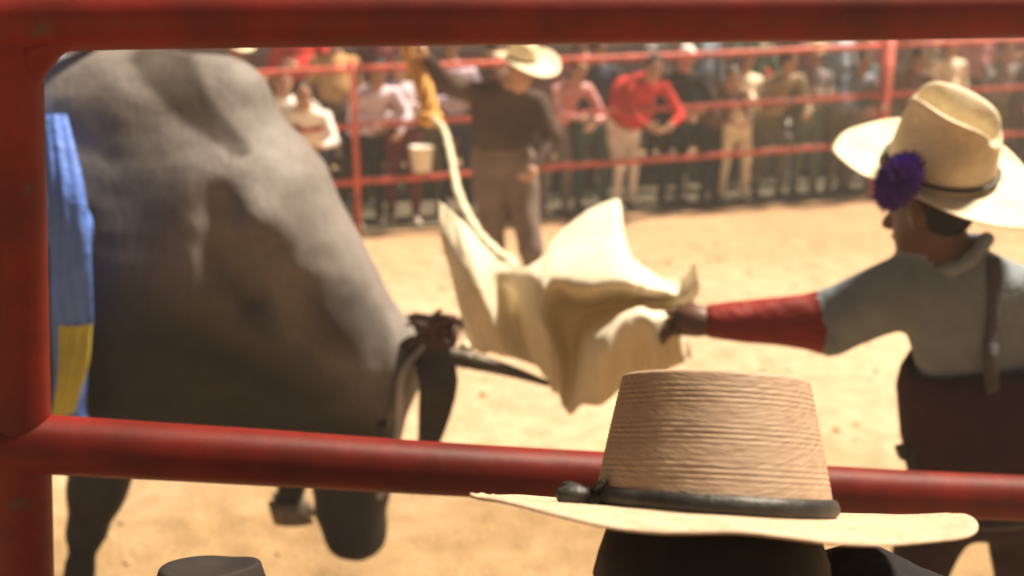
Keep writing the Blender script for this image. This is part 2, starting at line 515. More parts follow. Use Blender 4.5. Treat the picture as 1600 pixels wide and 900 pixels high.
# ------------------------------------------------------------------ helper: hats
def hat(name, label, cat, base, fwd, up, cw, cl, ch, taper, bw, bl, curl, droop_f, droop_b, mat, band_mat, parent=None, ridges=0,
        dent=0.02, band_h=0.018, group=None, seg=72, side_dent=0.0, brim_noise=0.0, thick=0.004, front_rise=0.0, brim_mat=None):
    """base = centre of the crown's opening; cw, cl crown half width/length; bw, bl brim half width/length"""
    T = frame(fwd, up)
    base = Vector(base)
    W = lambda v: base + T @ Vector(v)
    if parent is None:
        root = empty(name, base, label, cat, group)
    else:
        root = parent
    # crown
    g = Geo()
    rows = 10 + ridges * 4
    prof = []
    for i in range(rows + 1):
        t = i / rows
        rr = 1 - (1 - taper) * t ** 1.15
        if ridges: rr += 0.0032 * math.cos(2 * math.pi * t * ridges + 1.2 * math.sin(t * 9)) * (0.55 + 0.45 * math.sin(t * 23 + 1))
        prof.append((rr, ch * t))
    top_steps = [(0.985, 1.012), (0.95, 1.022), (0.86, 1.02), (0.7, 1.0), (0.45, 0.985), (0.2, 0.975), (0.03, 0.972)]
    for q, z in top_steps: prof.append((taper * q, ch * z))
    vs = []
    for j, (rr, z) in enumerate(prof):
        for k in range(seg):
            a = 2 * math.pi * k / seg
            x, y = math.cos(a), math.sin(a)
            tz = z / ch
            sx = 1.0
            zz = z
            if dent:
                q = min(rr / taper, 1.0)
                wt = min(1, max(0, (tz - 0.62) / 0.38)); wt = wt * wt * (3 - 2 * wt)
                if wt > 0:
                    zz -= wt * dent * math.exp(-(x * rr / taper * 2.2) ** 2) * (0.5 + 0.5 * min(1, (1 - min(q, 1)) * 3 + 0.3))
                    zz += wt * (front_rise * y * min(1, q) if front_rise else (dent * 0.18 * (1 - y) - dent * 0.5 * max(0, y)) * min(1, q))
            if side_dent:
                f = math.exp(-((abs(x) - 0.92) / 0.35) ** 2) * math.exp(-((tz - 0.8) / 0.28) ** 2) * max(0.0, 0.6 + 0.3 * y)
                sx -= side_dent * f
            vs.append(W((cw * rr * x * sx, cl * rr * y, zz)))
    fs = []
    n = len(prof)
    for j in range(n - 1):
        for k in range(seg):
            k2 = (k + 1) % seg
            fs.append((j * seg + k, j * seg + k2, (j + 1) * seg + k2, (j + 1) * seg + k))
    fs.append(tuple((n - 1) * seg + k for k in range(seg)))
    g.add(vs, fs)
    crown = g.build('crown' if parent is None else 'hat_crown', mat, root)
    # brim
    g = Geo()
    steps = 22 if ridges else 14
    vs = []
    def bz(x, y, t, a):
        z = curl * (abs(x) ** 2.2) * t ** 1.6
        z -= (droop_f * max(0, y) ** 1.5 + droop_b * max(0, -y) ** 1.5) * t ** 1.3
        if brim_noise: z += brim_noise * t * mnoise.noise(Vector((x * 1.7, y * 1.7, cw * 50)))
        return z
    for layer in (1, -1):
        for j in range(steps + 1):
            t = j / steps
            for k in range(seg):
                a = 2 * math.pi * k / seg
                x, y = math.cos(a), math.sin(a)
                rx = cw + (bw - cw) * t; ry = cl + (bl - cl) * t
                z = bz(x, y, t, a) + layer * thick * 0.5
                if ridges and layer == 1: z += 0.0008 * math.cos(2 * math.pi * j / 2)
                if j == steps: z -= layer * thick * 0.3
                pinch = 1 - 0.10 * (curl > 0.02) * abs(x) * t
                vs.append(W((rx * x * pinch, ry * y, z)))
    fs = []
    off = (steps + 1) * seg
    for j in range(steps):
        for k in range(seg):
            k2 = (k + 1) % seg
            fs.append((j * seg + k, (j + 1) * seg + k, (j + 1) * seg + k2, j * seg + k2))
            fs.append((off + j * seg + k, off + j * seg + k2, off + (j + 1) * seg + k2, off + (j + 1) * seg + k))
    for k in range(seg):
        k2 = (k + 1) % seg
        fs.append((steps * seg + k, off + steps * seg + k, off + steps * seg + k2, steps * seg + k2))
    g.add(vs, fs)
    brim = g.build('brim' if parent is None else 'hat_brim', brim_mat or mat, root)
    # band
    if band_mat is not None:
        g = Geo()
        rows = 8
        vs = []
        for j in range(rows + 1):
            t = j / rows
            bul = 1.012 + 0.035 * math.sin(math.pi * t) ** 0.5
            rr = (1 - (1 - taper) * (band_h * t / ch) ** 1.15) * bul
            for k in range(seg):
                a = 2 * math.pi * k / seg
                vs.append(W((cw * rr * math.cos(a), cl * rr * math.sin(a), 0.003 + band_h * t)))
        fs = [(j * seg + k, j * seg + (k + 1) % seg, (j + 1) * seg + (k + 1) % seg, (j + 1) * seg + k) for j in range(rows) for k in range(seg)]
        g.add(vs, fs)
        g.build('hat_band', band_mat, root)
    return root, W, T

# ================================================================== THE SETTING
def axis_lines(a, b, fine0, fine1, step, coarse):
    out = list(np.arange(fine0, fine1 + 1e-6, step))
    v, s = fine0, step
    while v > a:
        s *= coarse; v -= s; out.insert(0, v)
    v, s = fine1, step
    while v < b:
        s *= coarse; v += s; out.append(v)
    return out
def build_ground():
    xs = axis_lines(-400, 400, -4.0, 5.0, 0.05, 1.22)
    ys = axis_lines(-60, 700, 2.0, 9.0, 0.05, 1.22)
    prints = [(random.uniform(-4, 5), random.uniform(2.5, 9), random.uniform(0.06, 0.13), random.uniform(0.012, 0.035)) for _ in range(260)]
    PX = np.array([p[0] for p in prints]); PY = np.array([p[1] for p in prints]); PR = np.array([p[2] for p in prints]); PD = np.array([p[3] for p in prints])
    vs = []
    for y in ys:
        for x in xs:
            z = 0.0
            if -8 < x < 9 and 0 < y < 14:
                z = 0.020 * mnoise.noise(Vector((x * 1.3, y * 1.3, 0))) + 0.012 * mnoise.noise(Vector((x * 5, y * 5, 3))) + 0.006 * mnoise.noise(Vector((x * 13, y * 13, 7)))
                q = ((PX - x) ** 2 + (PY - y) ** 2) / PR ** 2
                k = q < 4
                if k.any(): z += float((PD[k] * (0.45 * np.exp(-(np.sqrt(q[k]) - 1.25) ** 2 * 8) - np.exp(-q[k] * 1.6))).sum())
            vs.append((x, y, z))
    n = len(xs)
    fs = [(j * n + i, j * n + i + 1, (j + 1) * n + i + 1, (j + 1) * n + i) for j in range(len(ys) - 1) for i in range(n - 1)]
    o = mesh_obj('ground', vs, fs, M_SAND)
    tag(o, 'trampled pale sand floor of the rodeo arena', kind='structure')
    o['category'] = 'ground'
build_ground()

def build_clods():
    g = Geo()
    for _ in range(600):
        x, y = random.uniform(-3.5, 4.5), random.uniform(2.6, 9.5)
        r = random.choice((0.006, 0.009, 0.013, 0.02)) * random.uniform(0.7, 1.3)
        z = 0.020 * mnoise.noise(Vector((x * 1.3, y * 1.3, 0))) + r * 0.3
        g.ball((x, y, z), (r, r * random.uniform(0.6, 1.3), r * random.uniform(0.5, 0.8)), 0, 5, 3)
    o = g.build('dirt_clods', surf('clod_earth', (0.42, 0.29, 0.17), 0.95, 20, 0.4), smooth=False)
    tag(o, 'small clods of earth scattered on the sand', 'dirt', kind='stuff')
build_clods()

# ------------------------------------------------------------------ near fence
def near_fence():
    root = empty('steel_pipe_fence', P(20, 500, 1.3) * 1.0, 'thick dark red steel pipe fence closest to the viewer, framing the arena', 'fence')
    def yd(px): return 1.28 + (px - 60) / 1540 * 0.34
    def rail(name, cs, r0, r1, off=0.0):
        pts = spline([P(px, py, yd(px)) for px, py in cs], 48)
        g = Geo()
        rr = [(r0 + (r1 - r0) * i / 47) * (1 + 0.012 * mnoise.noise(Vector((i * 0.35, off, 0)))) for i in range(48)]
        g.tube(pts, rr, 28)
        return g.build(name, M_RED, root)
    rail('top_rail', [(-420, 40), (20, 28), (300, 24), (800, 22), (1200, 20), (1620, 16), (2300, 4)], 0.041, 0.041)
    rail('lower_rail', [(-420, 660), (40, 692), (430, 716), (700, 733), (930, 745), (1310, 766), (1620, 779), (2300, 800)], 0.0405, 0.039, 5.0)
    # the two rails below the picture carry on down to the ground
    for z in (0.86, 0.32):
        g = Geo()
        g.tube([Vector((-1.2, 1.22, z)), Vector((1.9, 1.72, z))], 0.04, 20)
        g.build('lower_rail', M_RED, root)
    def post(pa, pb, Y, r):
        a = P(*pa, Y); b = P(*pb, Y)
        d = (a - b).normalized()
        top = a + d * 0.35
        bot = b + (b - a) * ((b.z + 0.3) / (a.z - b.z))
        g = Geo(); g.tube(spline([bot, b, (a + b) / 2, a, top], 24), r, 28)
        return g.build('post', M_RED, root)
    near_post = post((10, 60), (34, 880), 1.28, 0.041)
    post((2250, 60), (2190, 880), 1.74, 0.041)
    # gusset fillet in the upper corner
    g = Geo()
    g.tube(spline([P(40, 150, 1.275), P(54, 96, 1.275), P(74, 72, 1.275), P(125, 55, 1.275)], 12), [0.010,0.012,0.015,0.018,0.021,0.022,0.022,0.021,0.018,0.015,0.012,0.010], 12)
    g.build('corner_weld', M_RED, near_post)
near_fence()

# ------------------------------------------------------------------ far fence
FA = Vector((GX(450, 9.2), 9.2, 0)); FB = Vector((GX(1380, 11.4), 11.4, 0))
FD = (FB - FA).normalized(); FN = Vector((-FD.y, FD.x, 0))
def on_fence(px, back=0.0):
    """ground point on the far fence line under photo column px, `back` metres behind it"""
    best = None
    lo, hi = -12.0, 20.0
    for _ in range(40):
        mid = (lo + hi) / 2
        q = FA + FD * mid + FN * back
        x = 800 + 1600 * q.x / (q.y * CT + 1.2 * ST)
        if x < px: lo = mid
        else: hi = mid
    return FA + FD * lo + FN * back
def far_fence():
    root = empty('red_arena_fence', FA, 'thin bright red pipe fence across the arena with the crowd behind it', 'fence')
    def rz(i, t):  # heights grow a little to the right
        return (0.50, 1.01, 1.52)[i] + (0.14, 0.155, 0.17)[i] * t
    posts = [-420, 120, 330, 556, 805, 1376, 1760, 2100]
    ts = [(on_fence(px) - FA).dot(FD) for px in posts]
    Lf = (FB - FA).length
    for a, b in zip(ts[:-1], ts[1:]):
        for i in range(3):
            g = Geo()
            pa = FA + FD * (a + 0.015); pb = FA + FD * (b - 0.015)
            za, zb = rz(i, a / Lf), rz(i, b / Lf)
            sag = random.uniform(-0.012, 0.004)
            g.tube(spline([pa + Vector((0, 0, za)), (pa + pb) / 2 + Vector((0, 0, (za + zb) / 2 + sag)), pb + Vector((0, 0, zb))], 7), 0.030 if i != 1 else 0.027, 10)
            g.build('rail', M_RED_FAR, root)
    for px, t in zip(posts, ts):
        g = Geo()
        b = FA + FD * t
        r = 0.075 if px == 1376 else (0.030 if px == 556 else 0.04)
        g.tube([b + Vector((0, 0, -0.2)), b + Vector((0, 0, rz(2, t / Lf) + 0.08))], r, 12)
        g.build('post', M_RED_FAR, root)
far_fence()

# ------------------------------------------------------------------ bleachers behind the crowd
def bleachers():
    c = (FA + FB) / 2 + FN * 1.6
    root = empty('bleacher_stand', Vector((c.x, c.y, 0)), 'low red and brown bleacher stand rising behind the spectators', 'bleachers')
    M_PLANK = surf('bleacher_plank', (0.075, 0.045, 0.03), 0.8, 6, 0.4, 30, 0.4, 0.004)
    M_BACK = surf('bleacher_sheet', (0.26, 0.10, 0.07), 0.7, 2.0, 0.45, 12, 0.4, 0.01)
    M_SKIRT = surf('skirt_board', (0.032, 0.032, 0.018), 0.9, 4, 0.4, 30, 0.4, 0.004)
    ang = math.atan2(FD.y, FD.x)
    rot = Matrix.Rotation(ang, 3, 'Z')
    for row in range(5):
        for s in range(-3, 4):
            for k, dy in enumerate((0.0, 0.17)):
                g = Geo()
                p = c + FD * (s * 3.0) + FN * (row * 0.65 + dy) + Vector((0, 0, 0.35 + row * 0.30))
                g.box(p, (2.97, 0.15, 0.04), 0, rot)
                g.build('seat_plank', M_PLANK, root, False)
            g = Geo()
            p = c + FD * (s * 3.0) + FN * (row * 0.65 + 0.28) + Vector((0, 0, 0.17 + row * 0.30))
            g.box(p, (2.97, 0.02, 0.30), 0, rot)
            g.build('riser_panel', M_BACK, root, False)
    for s in range(-3, 5):
        g = Geo()
        a = c + FD * (s * 3.0 - 1.5)
        g.tube([a + Vector((0, 0, 0)), a + Vector((0, 0, 0.33))], 0.03, 8)
        g.tube([a + Vector((0, 0, 0.3)), a + FN * 2.9 + Vector((0, 0, 1.62))], 0.03, 8)
        g.tube([a + FN * 2.9, a + FN * 2.9 + Vector((0, 0, 2.6))], 0.03, 8)
        g.build('support_frame', M_RED_FAR, root)
    for s in range(-3, 4):
        for k in range(3):
            g = Geo()
            g.box(c + FD * (s * 3.0 - 1.0 + k) - FN * 0.09 + Vector((0, 0, 0.16)), (0.985, 0.02, 0.32), 0, rot)
            g.build('skirt_board', M_SKIRT, root, False)
    g = Geo()
    g.box(c + FN * 3.3 + Vector((0, 0, 1.4)), (24, 0.05, 2.8), 0, rot)
    g.build('back_sheet', M_BACK, root, False)
bleachers()
def trodden_strip():
    a = FA - FD * 14 + FN * 0.10; b = FA + FD * 20 + FN * 0.10
    n = 120; vs = []
    for i in range(n + 1):
        p = a + (b - a) * i / n
        w = 0.10 * mnoise.noise(Vector((i * 0.7, 0, 0)))
        for k in range(8):
            q = p + FN * (k * 0.35 + (w if k == 0 else 0))
            vs.append((q.x, q.y, 0.030 + 0.012 * mnoise.noise(Vector((q.x * 3, q.y * 3, 1)))))
    fs = [(i * 8 + k, (i + 1) * 8 + k, (i + 1) * 8 + k + 1, i * 8 + k + 1) for i in range(n) for k in range(7)]
    o = mesh_obj('path', vs, fs, surf('dark_trodden_earth', (0.075, 0.062, 0.036), 0.95, 3, 0.35, 40, 0.6, 0.02))
    tag(o, 'dark trodden earth path behind the far fence', 'path', kind='structure')
trodden_strip()

# ================================================================== SPECTATORS
SK = [skin_mat('brown', (0.34, 0.18, 0.11)), skin_mat('tan', (0.45, 0.26, 0.17)), skin_mat('deep', (0.22, 0.11, 0.065))]
M_SHOE = surf('dark_shoe', (0.03, 0.022, 0.018), 0.5)
M_SHOE_P = surf('pale_shoe', (0.62, 0.56, 0.48), 0.6)
M_EYE = surf('dark_eye', (0.02, 0.012, 0.01), 0.4)
C = dict(red=(0.52, 0.035, 0.025), white=(0.86, 0.82, 0.78), cream=(0.84, 0.76, 0.58), black=(0.010, 0.009, 0.010), navy=(0.03, 0.04, 0.07),
         teal=(0.06, 0.12, 0.13), grey=(0.22, 0.20, 0.20), olive=(0.13, 0.13, 0.065), brown=(0.13, 0.075, 0.045), tan=(0.52, 0.31, 0.13),
         pink=(0.60, 0.27, 0.26), lilac=(0.55, 0.48, 0.62), maroon=(0.13, 0.02, 0.025), bluegrey=(0.18, 0.22, 0.28), green=(0.10, 0.15, 0.10),
         khaki=(0.30, 0.24, 0.15), jeans=(0.07, 0.10, 0.16), pale_blue=(0.42, 0.48, 0.58))
PLAID = plaid('lilac_plaid', (0.72, 0.62, 0.74), (0.16, 0.15, 0.26), (0.78, 0.68, 0.76), 9.0)
STRIPE = plaid('pink_stripe', (0.60, 0.25, 0.25), (0.78, 0.62, 0.60), (0.50, 0.10, 0.10), 8.0)
def cloth_of(c):
    if c == 'plaid': return PLAID
    if c == 'stripe': return STRIPE
    return fabric(c, C[c])
def spectator(px, back, z0, hgt, shirt, pants, head, pose, label, turn=0.0, skin=0, shoe=0, fat=1.0, hat_c=None, sleeves=True):
    b = on_fence(px, back); b.z = z0
    hgt *= 1.09; fat *= 1.22
    s = hgt / 1.74
    fd = (-FN); fd = Matrix.Rotation(R(turn), 3, 'Z') @ fd
    rt = fd.cross(Vector((0, 0, 1)))
    U = Vector((0, 0, 1))
    def at(x, y, z): return b + (rt * x + fd * y + U * z) * s
    lean = 0.0
    pl = 0.93
    if pose == 'lean': lean = 0.22
    elif pose == 'bend': lean = 0.40
    elif pose == 'sit': pl = 0.50
    J = {}
    J['pelvis'] = at(0, -0.02 - lean * 0.3, pl)
    J['neck'] = at(0, lean, pl + 0.53 - lean * 0.35)
    J['head'] = at(0, lean * 1.2 + 0.02, pl + 0.68 - lean * 0.42)
    J['sl'] = at(-0.185, lean * 0.95, pl + 0.46 - lean * 0.35); J['sr'] = at(0.185, lean * 0.95, pl + 0.46 - lean * 0.35)
    J['hl'] = at(-0.09, -0.02 - lean * 0.3, pl - 0.03); J['hr'] = at(0.09, -0.02 - lean * 0.3, pl - 0.03)
    if pose == 'sit':
        J['kl'] = at(-0.13, 0.40, 0.50); J['kr'] = at(0.13, 0.40, 0.50); J['al'] = at(-0.12, 0.42, 0.085); J['ar'] = at(0.14, 0.40, 0.085)
    else:
        st = random.uniform(-0.05, 0.05)
        J['kl'] = at(-0.11, 0.03 + st, 0.50); J['kr'] = at(0.11, 0.03 - st, 0.50); J['al'] = at(-0.12, st, 0.085); J['ar'] = at(0.13, -st, 0.085)
    sh = pl + 0.46 - lean * 0.35
    if pose in ('lean', 'bend'):
        J['el'] = at(-0.27, lean + 0.10, sh - 0.26); J['er'] = at(0.27, lean + 0.10, sh - 0.26)
        J['wl'] = at(-0.12, lean + 0.26, sh - 0.30); J['wr'] = at(0.14, lean + 0.28, sh - 0.28)
    elif pose == 'fold':
        J['el'] = at(-0.25, 0.08, sh - 0.27); J['er'] = at(0.25, 0.08, sh - 0.27)
        J['wl'] = at(0.04, 0.19, sh - 0.20); J['wr'] = at(-0.04, 0.20, sh - 0.24)
    elif pose == 'raise':
        J['el'] = at(-0.26, 0.05, sh - 0.26); J['er'] = at(0.29, 0.14, sh - 0.10)
        J['wl'] = at(-0.26, 0.20, sh - 0.42); J['wr'] = at(0.16, 0.26, sh + 0.10)
    elif pose == 'sit':
        J['el'] = at(-0.26, 0.10, sh - 0.24); J['er'] = at(0.26, 0.10, sh - 0.24)
        J['wl'] = at(-0.12, 0.30, pl + 0.12); J['wr'] = at(0.12, 0.32, pl + 0.12)
    else:
        J['el'] = at(-0.25, -0.02, sh - 0.28); J['er'] = at(0.25, -0.02, sh - 0.28)
        J['wl'] = at(-0.25, 0.06, sh - 0.53); J['wr'] = at(0.26, 0.07, sh - 0.53)
    jx, jy, jz = random.uniform(-0.06, 0.06), random.uniform(-0.03, 0.05), random.uniform(-0.04, 0.04)
    for k_, f_ in (('neck', 1.0), ('head', 1.3), ('sl', 0.9), ('sr', 0.9), ('el', 0.8), ('er', 0.8), ('wl', 0.6), ('wr', 0.6)):
        J[k_] = J[k_] + rt * jx * f_ + fd * jy * f_
    J['sl'].z += jz * 0.6; J['sr'].z -= jz * 0.6
    for k_ in ('el', 'er', 'wl', 'wr'):
        J[k_] = J[k_] + Vector((random.uniform(-0.04, 0.04), random.uniform(-0.04, 0.04), random.uniform(-0.06, 0.06)))
    J['face_dir'] = Matrix.Rotation(R(random.uniform(-45, 45)), 3, 'Z') @ fd + U * -0.1
    J['foot_dir'] = fd
    mats = [SK[skin], cloth_of(shirt), cloth_of(pants), M_SHOE_P if shoe else M_SHOE, M_EYE]
    g, T, H = human(J, mats, 0.024, True, sleeves, fat, 1.0 * s, 1.0, s, 0.35, 0.010)
    o = g.build('person', mats)
    tag(o, label, 'person', 'spectators behind the far red fence')
    hd = Vector(J['head']); hf, hu = Vector(H.col[1]), Vector(H.col[2])
    if head == 'hair':
        g = Geo()
        g.ball(hd + hu * 0.045 - hf * 0.016, (0.086, 0.098, 0.096), 0, 14, 9, H)
        g.ball(hd + hu * 0.0 - hf * 0.05, (0.074, 0.066, 0.085), 0, 12, 8, H)
        v = []
        for q in g.v:
            w = Vector(q)
            v.append(tuple(w + mnoise.noise_vector(w * 22) * 0.008))
        g.v = v
        g.build('hair', M_HAIR, o)
    elif head == 'long':
        g = Geo()
        g.ball(hd + hu * 0.045 - hf * 0.016, (0.088, 0.10, 0.098), 0, 14, 9, H)
        g.ball(hd - hu * 0.09 - hf * 0.05, (0.088, 0.06, 0.16), 0, 12, 9, H)
        g.v = [tuple(Vector(q) + mnoise.noise_vector(Vector(q) * 18) * 0.010) for q in g.v]
        g.build('hair', surf('brown_hair', (0.05, 0.022, 0.012), 0.5, 30, 0.4), o)
    elif head in ('hat', 'cap'):
        hm = M_STRAW_PALE if hat_c is None else fabric(hat_c, C[hat_c])
        if head == 'hat':
            hat('x', None, None, hd + hu * 0.06, hf, hu, 0.088, 0.104, 0.105, 0.82, 0.18, 0.21, 0.05, 0.02, 0.02, hm, M_BLACK_BAND, o, 0, 0.02, 0.014, None, 28)
        else:
            g = Geo()
            g.ball(hd + hu * 0.055, (0.088, 0.103, 0.082), 0, 14, 8, H)
            vs = [hd + hu * 0.058 + Vector(H.col[0]) * x + hf * y + hu * z for x, y, z in
                  ((-0.075, 0.06, 0), (0.075, 0.06, 0), (0.06, 0.165, -0.012), (-0.06, 0.165, -0.012), (-0.075, 0.06, 0.012), (0.075, 0.06, 0.012), (0.06, 0.165, -0.004), (-0.06, 0.165, -0.004))]
            g.add(vs, [(0, 3, 2, 1), (4, 5, 6, 7), (0, 1, 5, 4), (1, 2, 6, 5), (2, 3, 7, 6), (3, 0, 4, 7)])
            g.build('cap', hm, o)
    return o

CROWD = [
 # px, back, z0, height, shirt, trousers, head, pose, label, turn, skin, shoe, fat, hat colour
 (372, 0.45, 0.0, 1.66, 'tan', 'brown', 'hat', 'stand', 'spectator in tan shirt and straw hat right above the bull\'s neck', 0, 0),
 (432, 0.40, 0.0, 1.50, 'white', 'black', 'long', 'lean', 'long haired spectator in white top, nearest to the bull along the fence', 10, 1),
 (470, 1.15, 0.25, 1.72, 'red', 'maroon', 'cap', 'fold', 'heavy spectator in red top and red cap standing behind the two in white', 0, 1, 0, 1.25, 'red'),
 (488, 0.35, 0.0, 1.46, 'white', 'navy', 'hair', 'bend', 'dark haired spectator in white top bent over the middle rail', -8, 1, 0, 1.1),
 (524, 0.95, 0.15, 1.62, 'tan', 'brown', 'hair', 'stand', 'spectator in orange tan shirt between the white and the plaid shirts', 0, 1),
 (572, 0.40, 0.0, 1.56, 'plaid', 'black', 'hair', 'lean', 'spectator in lilac plaid shirt beside the slim red post', 5, 0, 1, 1.1),
 (600, 1.20, 0.20, 1.66, 'maroon', 'black', 'hat', 'stand', 'spectator in maroon shirt and straw hat behind the plaid shirts', 0, 0),
 (628, 0.42, 0.0, 1.52, 'plaid', 'maroon', 'long', 'fold', 'long haired spectator in lilac plaid shirt and maroon trousers', -6, 1, 1),
 (668, 0.60, 0.0, 1.62, 'maroon', 'olive', 'hair', 'stand', 'spectator in maroon shirt and olive trousers behind the white bucket', 0, 0),
 (712, 0.55, 0.0, 1.70, 'lilac', 'navy', 'cap', 'fold', 'spectator in lilac shirt and grey cap behind the roper\'s arm', 0, 0, 0, 1.0, 'grey'),
 (778, 0.60, 0.0, 1.62, 'brown', 'grey', 'hair', 'stand', 'spectator in brown shirt hidden behind the roper', 0, 0),
 (868, 0.42, 0.0, 1.56, 'stripe', 'grey', 'hair', 'lean', 'spectator in pink and red striped shirt beside the roper\'s hat', 12, 1, 1),
 (912, 1.10, 0.15, 1.60, 'pink', 'brown', 'long', 'stand', 'long haired spectator in pink top behind the navy jacket', 0, 1),
 (926, 0.48, 0.0, 1.66, 'navy', 'teal', 'hair', 'raise', 'spectator in navy jacket with one hand raised, beside the big red shirt', -10, 0),
 (978, 0.36, 0.0, 1.66, 'red', 'white', 'hair', 'bend', 'stout spectator in bright red shirt and white trousers leaning on the fence', 6, 1, 1, 1.38),
 (1002, 1.25, 0.25, 1.62, 'grey', 'black', 'hair', 'stand', 'spectator in grey shirt standing behind the red shirt', 0, 0),
 (1052, 0.55, 0.0, 1.66, 'black', 'black', 'cap', 'lean', 'stout spectator all in black with a white cap', 0, 1, 0, 1.3, 'white'),
 (1086, 1.2, 0.22, 1.64, 'bluegrey', 'black', 'hair', 'stand', 'spectator in blue grey shirt behind the one all in black', 0, 0),
 (1112, 0.38, 0.0, 1.42, 'brown', 'black', 'long', 'lean', 'short long haired spectator in brown next to the cream outfit', 10, 1),
 (1150, 0.42, 0.0, 1.54, 'cream', 'cream', 'hair', 'fold', 'spectator dressed in cream shirt and cream trousers', 0, 0, 1),
 (1168, 1.1, 0.2, 1.64, 'green', 'black', 'cap', 'raise', 'spectator in green shirt and teal cap behind the cream outfit', 0, 0, 0, 1.0, 'teal'),
 (1205, 0.45, 0.0, 1.60, 'khaki', 'olive', 'hair', 'lean', 'spectator in khaki shirt and olive trousers right of the cream outfit', -5, 0),
 (1236, 1.2, 0.2, 1.66, 'maroon', 'brown', 'hair', 'stand', 'spectator in maroon shirt behind the khaki and grey shirts', 0, 1),
 (1262, 0.42, 0.0, 1.58, 'grey', 'green', 'hat', 'fold', 'spectator in grey shirt, green trousers and straw hat', 0, 0),
 (1300, 1.15, 0.2, 1.68, 'pale_blue', 'navy', 'hair', 'stand', 'spectator in pale blue shirt in the second row near the thick red post', 0, 1),
 (1312, 0.45, 0.0, 1.58, 'bluegrey', 'olive', 'hair', 'lean', 'spectator in blue grey shirt and olive trousers left of the thick red post', 8, 0),
 (1348, 0.45, 0.0, 1.60, 'teal', 'grey', 'long', 'fold', 'long haired spectator in teal shirt tight against the thick red post', 0, 1),
 (1405, 0.50, 0.0, 1.62, 'brown', 'olive', 'hair', 'lean', 'spectator in brown shirt right of the thick red post', 0, 0),
 (1432, 1.2, 0.2, 1.66, 'khaki', 'brown', 'cap', 'stand', 'spectator in khaki shirt and cap above the cowboy\'s hat crown', 0, 0, 0, 1.0, 'tan'),
 (1470, 0.55, 0.0, 1.66, 'cream', 'grey', 'hair', 'stand', 'spectator in cream shirt and grey trousers behind the cowboy\'s hat', 0, 1),
 (1512, 1.1, 0.2, 1.66, 'pink', 'brown', 'hair', 'stand', 'spectator in pink shirt in the second row over the cowboy\'s hat brim', 0, 1),
 (1552, 0.45, 0.0, 1.58, 'grey', 'olive', 'hair', 'raise', 'spectator in grey shirt with raised hand right of the cowboy\'s hat', 0, 1),
 (1592, 0.60, 0.0, 1.62, 'olive', 'brown', 'hat', 'lean', 'spectator in olive shirt and straw hat at the picture\'s right edge', 0, 0),
 (1640, 0.50, 0.0, 1.62, 'bluegrey', 'black', 'hair', 'lean', 'spectator in blue grey shirt and black trousers past the right edge', 0, 0),

 (445, 1.95, 0.0, 1.60, 'pink', 'jeans', 'hair', 'sit', 'seated spectator in pink top on the stand above the white tops', 0, 1),
 (545, 1.85, 0.0, 1.64, 'white', 'brown', 'hat', 'sit', 'seated spectator in white top and straw hat behind the lilac plaid shirts', 0, 1),
 (650, 1.95, 0.0, 1.62, 'red', 'black', 'hair', 'sit', 'seated spectator in red top on the stand behind the orange rope tail', 0, 0),
 (895, 1.85, 0.0, 1.62, 'white', 'jeans', 'hair', 'sit', 'seated spectator in white top between the striped and the navy spectators', 0, 1),
 (1028, 1.95, 0.0, 1.66, 'pale_blue', 'khaki', 'hair', 'sit', 'seated spectator in pale blue top between the red and the black spectators', 0, 1),
 (1130, 1.85, 0.0, 1.64, 'pink', 'navy', 'long', 'sit', 'seated long haired spectator in pink top behind the cream outfit', 0, 1),
 (1188, 1.95, 0.0, 1.66, 'white', 'grey', 'cap', 'sit', 'seated spectator in white top and red cap right of the cream outfit', 0, 0, 0, 1.0, 'red'),
 (1282, 1.85, 0.0, 1.66, 'lilac', 'black', 'hair', 'sit', 'seated spectator in lilac top left of the thick red post', 0, 1),
 (1335, 1.95, 0.0, 1.62, 'pink', 'brown', 'hat', 'sit', 'seated spectator in pink top and straw hat just left of the thick red post', 0, 1),
 (1450, 1.85, 0.0, 1.64, 'bluegrey', 'olive', 'long', 'sit', 'seated long haired spectator in blue grey top behind the cowboy\'s hat crown', 0, 1),
 (1575, 1.95, 0.0, 1.64, 'white', 'jeans', 'hair', 'sit', 'seated spectator in white top near the picture\'s right edge', 0, 1),
]
for row in CROWD: spectator(*row)

def bucket():
    b = on_fence(660, 0.10)
    root = empty('white_bucket', b + Vector((0, 0, 0.55)), 'small white bucket hanging on the far red fence', 'bucket')
    g = Geo()
    M = surf('white_plastic', (0.80, 0.76, 0.66), 0.5, 10, 0.08)
    c = b + Vector((0, -0.12, 0.58))
    n = 18; vs = []; prof = [(0.0, 0.0), (0.085, 0.0), (0.09, 0.01), (0.112, 0.22), (0.118, 0.222), (0.118, 0.235), (0.108, 0.235), (0.085, 0.02), (0.0, 0.02)]
    for r, z in prof:
        for k in range(n):
            a = 2 * math.pi * k / n
            vs.append(c + Vector((r * math.cos(a), r * math.sin(a), z)))
    fs = [(j * n + k, j * n + (k + 1) % n, (j + 1) * n + (k + 1) % n, (j + 1) * n + k) for j in range(len(prof) - 1) for k in range(n)]
    g.add(vs, fs); g.build('body', M, root)
    g = Geo()
    g.tube([c + Vector((0.115 * math.cos(a), 0.0, 0.23 + 0.16 * math.sin(a))) for a in [math.pi * i / 12 for i in range(13)]], 0.006, 6)
    g.build('handle', M_SHOE, root)
bucket()

